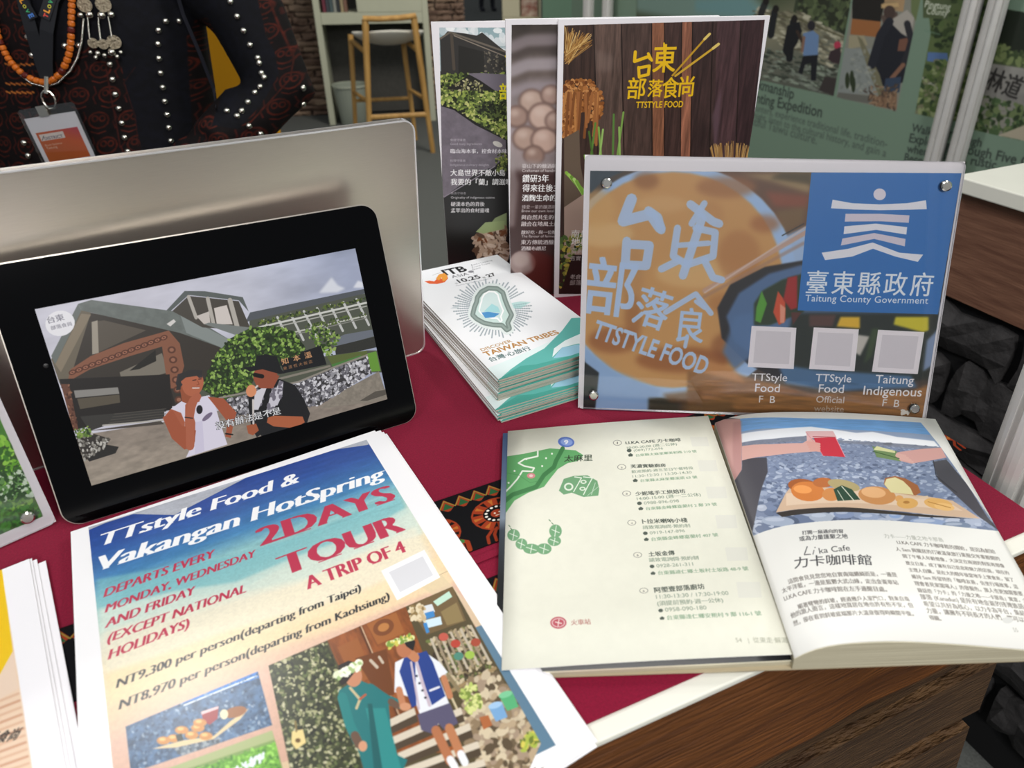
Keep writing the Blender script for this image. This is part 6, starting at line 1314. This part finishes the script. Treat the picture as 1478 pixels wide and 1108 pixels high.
# ---- people
M_skin = material('skin', 'c08a6c', .5, var=.04, scale=12)
M_hair = material('black_hair', '15110f', .45, bump=.3, scale=80)
M_navy = material('black_cloth', '0c0d14', .85, var=.2, scale=300, bump=.1)
def limb(bm, pts, rad, seg=12): add_tube(bm, pts, rad, seg)
def hand(bm, w, d, nrm, s=1., curl=.5, side=1):
    """palm from the wrist w along d, fingers bending towards -nrm"""
    d = Vector(d).normalized(); nrm = Vector(nrm).normalized(); sx = d.cross(nrm).normalized() * side
    limb(bm, [w, w + d * .03 * s, w + d * .085 * s], [(.026 * s, .017 * s), (.036 * s, .015 * s), (.038 * s, .012 * s)])
    for k, (o_, L) in enumerate(((-.028, .062), (-.009, .072), (.010, .068), (.027, .054))):
        b = w + d * .08 * s + sx * o_ * s; m1 = b + (d - nrm * curl * .5).normalized() * L * .45 * s; m2 = m1 + (d - nrm * curl * 1.4).normalized() * L * .33 * s; m3 = m2 + (d - nrm * curl * 2.6).normalized() * L * .26 * s
        limb(bm, [b, m1, m2, m3], [.0095 * s, .009 * s, .008 * s, .0065 * s], 8)
    b = w + d * .03 * s - sx * .028 * s; m1 = b + (d * .6 - sx * .9 - nrm * .3).normalized() * .038 * s; m2 = m1 + (d * 1. - sx * .4 - nrm * .5).normalized() * .03 * s
    limb(bm, [b, m1, m2], [.013 * s, .0105 * s, .008 * s], 8)
def human(name, base, yaw, J, mats, pick, vox, label, s=1.):
    M_ = Matrix.Translation((base[0], base[1], 0)) @ Matrix.Rotation(yaw, 4, 'Z'); t = thing(name, label, 'person', M_); bm = bmesh.new(); V = Vector
    limb(bm, [V(p) for p in J['torso']], J['torso_r'], 24)
    for a in J['arms']: limb(bm, [V(p) for p in a[0]], a[1], 14); hand(bm, V(a[0][-1]), a[2], a[3], .95, a[4], a[5])
    for a in J['legs']: limb(bm, [V(p) for p in a[0]], a[1], 14)
    hx, hy, hz = J['head']
    add_ball(bm, (hx, hy, hz), .1, 20, 14, (.76, .93, 1.12)); add_ball(bm, (hx, hy - .03, hz - .055), .06, 16, 10, (.85, .9, .9)); add_ball(bm, (hx, hy - .096, hz - .018), .016, 8, 6, (.8, 1, 1.5))
    for sgn in (-1, 1): add_ball(bm, (hx + sgn * .076, hy + .005, hz - .01), .026, 8, 6, (.4, .8, 1.2))
    add_ball(bm, (hx, hy - .088, hz - .062), .018, 8, 6, (1.3, .6, .5))
    limb(bm, [V((hx, hy + .015, hz - .17)), V((hx, hy + .008, hz - .06))], [.056, .052], 14)
    me = bpy.data.meshes.new('tmp'); bm.to_mesh(me); bm.free(); o = bpy.data.objects.new('tmp', me); COL.objects.link(o)
    md = o.modifiers.new('r', 'REMESH'); md.mode = 'VOXEL'; md.voxel_size = vox; md.use_smooth_shade = True
    sm = o.modifiers.new('s', 'SMOOTH'); sm.iterations = 4; sm.factor = .5
    ev = o.evaluated_get(bpy.context.evaluated_depsgraph_get()); nm = bpy.data.meshes.new_from_object(ev); bpy.data.objects.remove(o); nm.name = 'body'
    nm.materials.clear()
    for m_ in mats: nm.materials.append(m_)
    for p in nm.polygons: p.material_index = pick(p.center); p.use_smooth = True
    b = obj('body', nm, parent=t)
    hb = bmesh.new(); bmesh.ops.create_uvsphere(hb, u_segments=24, v_segments=16, radius=.112)
    for v in hb.verts: v.co = Vector((v.co.x * .80, v.co.y * .95 + .010, v.co.z * 1.08 + .012)) if True else v.co
    bmesh.ops.delete(hb, geom=[v for v in hb.verts if v.co.y < -.035 and v.co.z < .07 or v.co.z < -.075], context='VERTS'); bmesh.ops.translate(hb, vec=(hx, hy, hz), verts=hb.verts); bmesh.ops.solidify(hb, geom=hb.faces[:], thickness=.01)
    obj('hair', hb, M_hair, t, smooth=True)
    for sgn in (-1, 1):
        e = bmesh.new(); add_ball(e, (hx + sgn * .030, hy - .083, hz + .004), .0125, 12, 8, (1.15, .6, .7)); obj('eye', e, material('eye_white', '2a1c16', .2), b, smooth=True)
    l = bmesh.new(); add_ball(l, (hx, hy - .099, hz - .062), .012, 12, 8, (1.9, .5, .4)); obj('lips', l, material('lips', '9a4a44', .5), b, smooth=True)
    return t, b
COATM = frame((-1.45, 1.13, .55), 0.)
def art_coat():
    c = Canvas(1000, 800, '0a0b12', frame_map(COATM, 1.25, 1.0, 1000, 800)); c.z(0, 0, 3.211)
    A = [[(-200, 250), (150, 330), (380, 215), (500, 290), (530, 420), (600, 700), (620, 1000), (-200, 1000)], [(740, 125), (850, 105), (990, 500), (1000, 660), (900, 1000), (820, 1000), (720, 200)],
         [(-300, -200), (90, -200), (100, 60), (150, 300), (-300, 300)],
         [(1085, 0), (1060, -300), (1300, -300), (1215, 0), (1420, 400), (1430, 540), (1300, 700), (860, 720), (1000, 570), (1100, 600), (1160, 520), (1225, 375), (1195, 270), (1150, 190)]]
    for i, P in enumerate(A):
        c.setclip(P); c.poly(P, '0e0809'); a = np.array(P, float); lo, hi = a.min(0), a.max(0)
        for y in np.arange(lo[1], hi[1], 118):
            for x in np.arange(lo[0] + (40 if int(y / 118) % 2 else 0), hi[0], 125):
                c.ell(x, y, 46, 42, '43170f', n=12); c.ell(x, y, 37, 33, '100909', n=12)
                for dx in (-15, 15): c.ell(x + dx, y - 8, 15, 17, '43170f', n=10); c.ell(x + dx, y - 8, 8, 9, '100909', n=10)
                c.line([(x - 30, y + 52), (x, y + 62), (x + 30, y + 52)], 6, '4a1a12'); c.line([(x - 62, y - 40), (x - 52, y - 10), (x - 66, y + 10), (x - 54, y + 40)], 7, '38130f')
        c.setclip(None)
    c.line([(560, 330), (520, 400), (570, 560), (590, 700)], 3, '3c1612'); c.line([(450, 330), (480, 500), (520, 700)], 6, '3c1612'); c.line([(785, 150), (790, 400), (830, 620)], 6, '3c1612')
    c.line([(1110, -20), (1180, 130), (1270, 310), (1275, 400), (1130, 590)], 7, '42170f'); c.mod([(-300, -300), (1500, -300), (1500, 1000), (-300, 1000)], .35, 5, 3, 2)
    for yy, co in ((288, 'a85f28'), (380, 'a85f28'), (420, 'b56a2c')):
        for k in range(11): c.ell(6 + k * 13, yy + (k % 2) * 5 + 12, 9, 5, co, ang=.5, n=8)
    return c
M_coat = print_mat('embroidered_coat', art_coat(), .8, .2)
PB = (-.80, 1.27)
def L_(px, y): p = on_y(np.array(px, float), y); return (p[0] - PB[0], y - PB[1], p[2])
el = L_((406, 132), 1.24); wr = L_((300, 206), 1.13); shd = L_((268, -92), 1.27)
J = dict(torso=[(0, .02, .50), (0, .02, .70), (0, .01, .86), (0, 0, 1.0), (.0, 0, 1.14), (0, 0, 1.25), (0, .01, 1.33), (0, .01, 1.37)],
         torso_r=[(.20, .13), (.215, .145), (.215, .145), (.205, .13), (.215, .135), (.215, .12), (.14, .085), (.06, .06)],
         arms=[([(.17, .01, shd[2]), (shd[0] + .03, 0, shd[2] - .06), (.5 * (shd[0] + el[0]) + .02, -.01, .5 * (shd[2] + el[2])), el, (.5 * (el[0] + wr[0]), -.07, .5 * (el[2] + wr[2])), wr], [.07, .068, .062, .058, .052, .034], (-.8, -.2, -.6), (0, -1, .3), .5, 1),
               ([(-.17, .01, 1.30), (-.24, 0, 1.22), (-.30, -.01, 1.10), (-.33, -.02, 1.00), (-.27, -.12, .96), (-.19, -.17, .95)], [.07, .066, .058, .052, .046, .032], (1, -.3, -.3), (0, -1, .3), .5, -1)],
         legs=[([(.095, .02, .55), (.10, .02, .45), (.10, .02, .08), (.10, .0, .04), (.10, -.14, .03)], [.10, .075, .05, .045, .035]), ([(-.095, .02, .55), (-.10, .02, .45), (-.10, .02, .08), (-.10, .0, .04), (-.10, -.14, .03)], [.10, .075, .05, .045, .035])],
         head=(0, -.01, 1.52))
wrx = Vector(wr); HD = Vector((-.8, -.2, -.6)).normalized(); W2 = Vector((-.19, -.17, .95)); HD2 = Vector((1, -.3, -.3)).normalized()
def pick(c):
    if c.z > 1.375: return 1
    if (c - wrx).dot(HD) > .0 and (c - wrx - HD * .08).length < .085 and c.y < wr[1] + .03 and c.z < wr[2] - .01: return 1
    if (c - W2).dot(HD2) > .0 and (c - W2 - HD2 * .07).length < .085 and c.y < -.16: return 1
    if c.z < .52: return 2
    return 0
person, body = human('person', PB, 0, J, [M_coat, M_skin, M_navy], pick, .008, 'person in black embroidered jacket with silver studs and bead necklace, hand on hip')
uvl = body.data.uv_layers.new(name='UVMap'); co = np.zeros(len(body.data.vertices) * 3, np.float32); body.data.vertices.foreach_get('co', co); co = co.reshape(-1, 3) + [PB[0], PB[1], 0]
li = np.zeros(len(body.data.loops), np.int32); body.data.loops.foreach_get('vertex_index', li); uvs = np.stack([(co[li, 0] + 1.45) / 1.25, (co[li, 2] - .55) / 1.0], -1).astype(np.float32); uvl.data.foreach_set('uv', uvs.ravel())
bpy.context.view_layer.update()
bvh = BVHTree.FromPolygons([tuple(v) for v in co.tolist()], [tuple(p.vertices) for p in body.data.polygons])
def hit(px, off=0.):
    d = V3(ray(np.array(px, float))).normalized(); h_ = bvh.ray_cast(V3(CO), d)
    if h_[0] is None: return V3(on_y(np.array(px, float), 1.14)), Vector((0, -1, 0))
    return h_[0] + h_[1] * off, h_[1]
M_silver = material('silver', 'd9d6cc', .22, metal=1.)
sbm = bmesh.new(); add_ball(sbm, (0, 0, 0), .0052, 12, 8); sme = bpy.data.meshes.new('stud'); sbm.to_mesh(sme); sbm.free(); sme.materials.append(M_silver)
for p in sme.polygons: p.use_smooth = True
for x, y in [(118, 82), (133, 172), (153, 256), (302, 212), (366, 210), (510, 297), (522, 367), (535, 436), (551, 501), (565, 569), (578, 636), (593, 700), (766, 98), (828, 97), (733, 140), (731, 203), (735, 270), (743, 337), (753, 404), (762, 468), (773, 530), (781, 590), (791, 651), (1069, 8), (1100, 76), (1130, 142), (1160, 208), (1196, 268), (1203, 292), (1213, 338), (1226, 358), (1207, 402), (1182, 430), (1149, 474), (1120, 514), (1098, 538), (1152, 583), (1205, 618), (1052, 515), (1402, 408), (1402, 480), (116, 660), (135, 720)]:
    h_, n_ = hit((x / 3.211, y / 3.211), .001); o = obj('stud', sme, parent=body); o.location = Vector((h_.x - PB[0], h_.y - PB[1], h_.z))
# bead necklace
nk = thing('bead_necklace', 'orange bead necklace hanging round the standing person\'s neck', 'necklace', Matrix.Translation((-.86, 1.12, 1.15)))
def resample(pts, step):
    P = np.array(pts, float) / 3.211; L = np.r_[0, np.cumsum(np.hypot(*np.diff(P, axis=0).T))]; s = np.arange(0, L[-1], step); return np.stack([np.interp(s, L, P[:, 0]), np.interp(s, L, P[:, 1])], -1)
M_or = material('orange_bead', 'c9691c', .35, var=.15, scale=40); M_rd = material('dark_red_bead', '5a1c12', .35)
bm_ = bmesh.new(); add_tube(bm_, [(0, 0, -.0058), (0, 0, -.003), (0, 0, .003), (0, 0, .0058)], [.0036, .0048, .0048, .0036], 10); bdm = []
for mm in (M_or, M_rd):
    me = bpy.data.meshes.new('bead'); bm_.to_mesh(me); me.materials.append(mm); bdm.append(me)
pts = resample([(-60, -80), (5, 95), (18, 165), (40, 215), (65, 265), (95, 302), (135, 340), (175, 362), (220, 376), (262, 366), (298, 335), (318, 290), (333, 240), (340, 190), (343, 130), (345, 60), (348, -60), (350, -120)], 8.5)
for i in range(len(pts) - 1):
    a, n1 = hit(pts[i], .012); b, n2 = hit(pts[i + 1], .012); d_ = (b - a)
    o = obj('bead', bdm[1 if i % 7 == 3 else 0], parent=nk); o.matrix_local = Matrix.Translation(-Vector((-.86, 1.12, 1.15))) @ Matrix.Translation((a + b) / 2) @ d_.to_track_quat('Z', 'Y').to_matrix().to_4x4() @ Matrix.Diagonal((1, 1, min(1.2, d_.length / .0125), 1))
def strand(name, pts, r, mat, parent, off=.010, step=1.6, org=Vector((-.86, 1.12, 1.15))):
    bm = bmesh.new()
    for p in resample(pts, step):
        a, n1 = hit(p, off); add_ball(bm, a - org, r, 6, 4)
    obj(name, bm, mat, parent, kind='stuff', smooth=True)
strand('fine_chain', [(398, 90), (388, 190), (370, 260), (335, 325), (285, 378), (225, 396), (165, 380), (110, 335), (70, 280)], .0019, M_silver, nk)
pd = thing('silver_pendant', 'silver pendant of discs, chains and bells on the black jacket', 'jewellery', Matrix.Translation((-.76, 1.12, 1.15))); og = Vector((-.76, 1.12, 1.15))
for a, b in (((415, 80), (425, 180)), ((460, 85), (470, 180)), ((505, 80), (520, 170))): strand('chain', [a, b], .0016, M_silver, pd, .010, 1.5, og)
for x, y, r_ in ((402, 25, 30), (482, 22, 32), (440, 195, 22), (482, 200, 22), (530, 190, 30)):
    h_, n_ = hit((x / 3.211, y / 3.211), .010); bm = bmesh.new(); add_cyl(bm, r_ * .00033, r_ * .00033, -.001, .001, 20); o = obj('disc', bm, material('old_silver', 'a89c86', .4, metal=.8, bump=.6, scale=300), pd); o.matrix_local = Matrix.Translation(h_ - og) @ n_.to_track_quat('Z', 'Y').to_matrix().to_4x4()
for x, y, r_ in ((388, 72, 12), (428, 70, 16), (475, 72, 17), (520, 68, 15), (430, 235, 9), (462, 240, 12), (490, 250, 11), (520, 235, 17), (562, 235, 9), (455, 258, 10), (545, 255, 10)):
    h_, n_ = hit((x / 3.211, y / 3.211), .014); bm = bmesh.new(); add_ball(bm, h_ - og, r_ * .00033, 12, 8); obj('bell', bm, M_silver, pd, smooth=True)
# name badge on its lanyard
bx0 = on_y(np.array([64., 240.]), 1.112); Mbd = frame((bx0[0], 1.112, bx0[2]), math.radians(4), math.radians(0)) @ Matrix.Rotation(math.radians(8), 4, 'Z')
bd = thing('name_badge', 'clear name badge with orange card hanging from a dark lanyard', 'badge', Mbd)
BWd, BHd = .088, .088
ca = Canvas(300, 300, 'f0edf2'); ca.grad([(25, 95), (275, 95), (275, 290), (25, 290)], [(0, 'cc4a5c'), (.4, 'd8642c'), (1, 'c8662a')], (250, 90), (150, 290)); ca.poly([(38, 108), (182, 108), (182, 150), (38, 150)], 'f2e4dc'); ca.text('DISTRICT', (60, 146), (170, 146), '7c7480', bold=.03); ca.line([(44, 145), (62, 120)], 4, '3c3c44'); ca.text('Booth Exhibitor', (45, 185), (150, 185), 'f2dcc8'); ca.text('Taitung', (45, 205), (110, 205), 'f2dcc8')
o = print_sheet('card', ca, BWd * .9, BHd * .82, -.0006, 0, bd, .4); o.matrix_local = Matrix.Translation((BWd * .05, .002, 0))
obj('sleeve', prism(rounded(BWd, BHd, .005), .0004, .0012), M_acr, bd); obj('sleeve', prism(rounded(BWd, BHd, .005), -.0016, -.0008), M_acr, bd)
def ribbon(pts, w, mat, parent, M_, name, off=.012):
    bm = bmesh.new(); Mi = M_.inverted(); pr = None; n = len(pts)
    L = [hit(p, off)[0] if not isinstance(p, Vector) else p for p in pts]; prev = None
    for i, a in enumerate(L):
        d_ = (L[min(i + 1, n - 1)] - L[max(i - 1, 0)]).normalized(); s_ = d_.cross(Vector((0, -1, 0))).normalized() * w / 2; b_ = Vector((0, .0012, 0))
        cur = [bm.verts.new(Mi @ (a + s_)), bm.verts.new(Mi @ (a - s_)), bm.verts.new(Mi @ (a - s_ + b_)), bm.verts.new(Mi @ (a + s_ + b_))]
        if prev:
            for k in range(4): bm.faces.new((prev[k], prev[(k + 1) % 4], cur[(k + 1) % 4], cur[k]))
        prev = cur
    bmesh.ops.recalc_face_normals(bm, faces=bm.faces); obj(name, bm, mat, parent)
M_lan = material('lanyard_ribbon', '14161c', .7)
ribbon([(30, -60), (40, 0), (52, 45), (64, 85), (73, 112)], .019, M_lan, bd, Mbd, 'lanyard'); ribbon([(112, -60), (80, 0), (74, 45), (73, 85), (74, 112)], .019, M_lan, bd, Mbd, 'lanyard', .0135)
a, _n = hit((74, 108), .014); b_ = Mbd @ Vector((BWd * .5, BHd * .93, .002))
cb_ = bmesh.new(); Mbi2 = Mbd.inverted(); add_bar(cb_, Mbi2 @ a, Mbi2 @ (a.lerp(b_, .5)), .0035, .0035); add_tube(cb_, [Mbi2 @ (a.lerp(b_, .4) + Vector((.010 * math.cos(t), -.001, -.014 + .014 * math.sin(t)))) for t in np.linspace(0, 6.28, 14)], .0016, 6, False); add_box(cb_, BWd * .36, BWd * .52, BHd * .84, BHd * 1.02, .0013, .0045); obj('clip', cb_, M_silver, bd)
for px_, t_, cols in (((38, 3, 56, 27), 'LOVE', 'LOVE'), ((68, 26, 80, 2), 'LOVE', '')): pass
lv = Canvas(220, 90, '14161c')
for k, (ch, co) in enumerate(zip('TLOVE', ['e04a3c', 'f0a030', 'd8d040', '40b070', '4a80d0'])): lv.text(ch, (10 + k * 42, 72), (42 + k * 42, 72), co, bold=.06)
lvm = print_mat('lanyard_print', lv, .6)
for pa, pb, w_ in (((36, -8), (57, 28), .019), ((72, 27), (81, -8), .019)):
    A1, _ = hit(pa, .0150); B1, _ = hit(pb, .0150); Xd = (B1 - A1).normalized(); Zd = Vector((0, -1, 0)); Yd = Zd.cross(Xd).normalized(); Zd = Xd.cross(Yd)
    if True:
        Lg = (B1 - A1).length; bm = bmesh.new(); uv = bm.loops.layers.uv.verify(); vs = [bm.verts.new(Mbi2 @ (A1 + Xd * (Lg * u_) + Yd * (w_ * (v_ - .5) * .8))) for u_, v_ in ((0, 0), (1, 0), (1, 1), (0, 1))]; f = bm.faces.new(vs)
        for l, q_ in zip(f.loops, ((0, 0), (1, 0), (1, 1), (0, 1))): l[uv].uv = q_
        ret = bmesh.ops.extrude_face_region(bm, geom=[f]); bmesh.ops.translate(bm, vec=(0, .0006, 0), verts=[v for v in ret['geom'] if isinstance(v, bmesh.types.BMVert)]); bmesh.ops.recalc_face_normals(bm, faces=bm.faces)
        obj('lanyard_lettering', bm, lvm, bd)
# shoulder strap
ribbon([(250, -40), (262, 20), (285, 80), (303, 128), (314, 162)], .006, material('thin_strap', '20222c', .7), person, Matrix.Translation((PB[0], PB[1], 0)), 'strap', .006)
# yellow board behind
y0, y1 = on_y(np.array([282., 28.]), 1.75), on_y(np.array([372., 28.]), 1.75)
yb_ = thing('yellow_board', 'yellow upright board seen through the crook of the person\'s arm', 'board', Matrix.Translation((y0[0], 1.75, 0))); obj('panel', box(0, y1[0] - y0[0], 0, .02, .1, y0[2], .003), material('yellow_card', 'e8a410', .6), yb_); obj('foot', box(.02, y1[0] - y0[0] - .02, -.1, .12, 0, .1, .003), M_black, yb_)
# far visitor, only shoes and trouser hems in view
fp = on_z(np.array([703., 16.]), 0)
J2 = dict(torso=[(0, 0, .85), (0, 0, 1.0), (0, 0, 1.2), (0, 0, 1.38), (0, 0, 1.45)], torso_r=[(.17, .12), (.16, .11), (.19, .12), (.17, .10), (.06, .06)],
          arms=[([(.18, 0, 1.40), (.25, 0, 1.15), (.26, -.03, .92)], [.055, .045, .03], (0, -.1, -1), (1, 0, 0), .3, 1), ([(-.18, 0, 1.40), (-.25, 0, 1.15), (-.26, -.03, .92)], [.055, .045, .03], (0, -.1, -1), (-1, 0, 0), .3, -1)],
          legs=[([(.09, 0, .88), (.12, -.02, .48), (.14, 0, .08), (.14, -.03, .045), (.14, -.17, .035)], [.09, .065, .05, .05, .04]), ([(-.09, 0, .88), (-.11, 0, .48), (-.12, .03, .08), (-.12, 0, .045), (-.12, -.14, .035)], [.09, .065, .05, .05, .04])], head=(0, 0, 1.62))
human('person', fp, .4, J2, [material('dark_suit', '20222a', .8), M_skin], lambda c: 1 if c.z > 1.45 or (abs(c.x) > .2 and c.z < .9) else 0, .012, 'far-off visitor in dark trousers, only the lower legs in view')
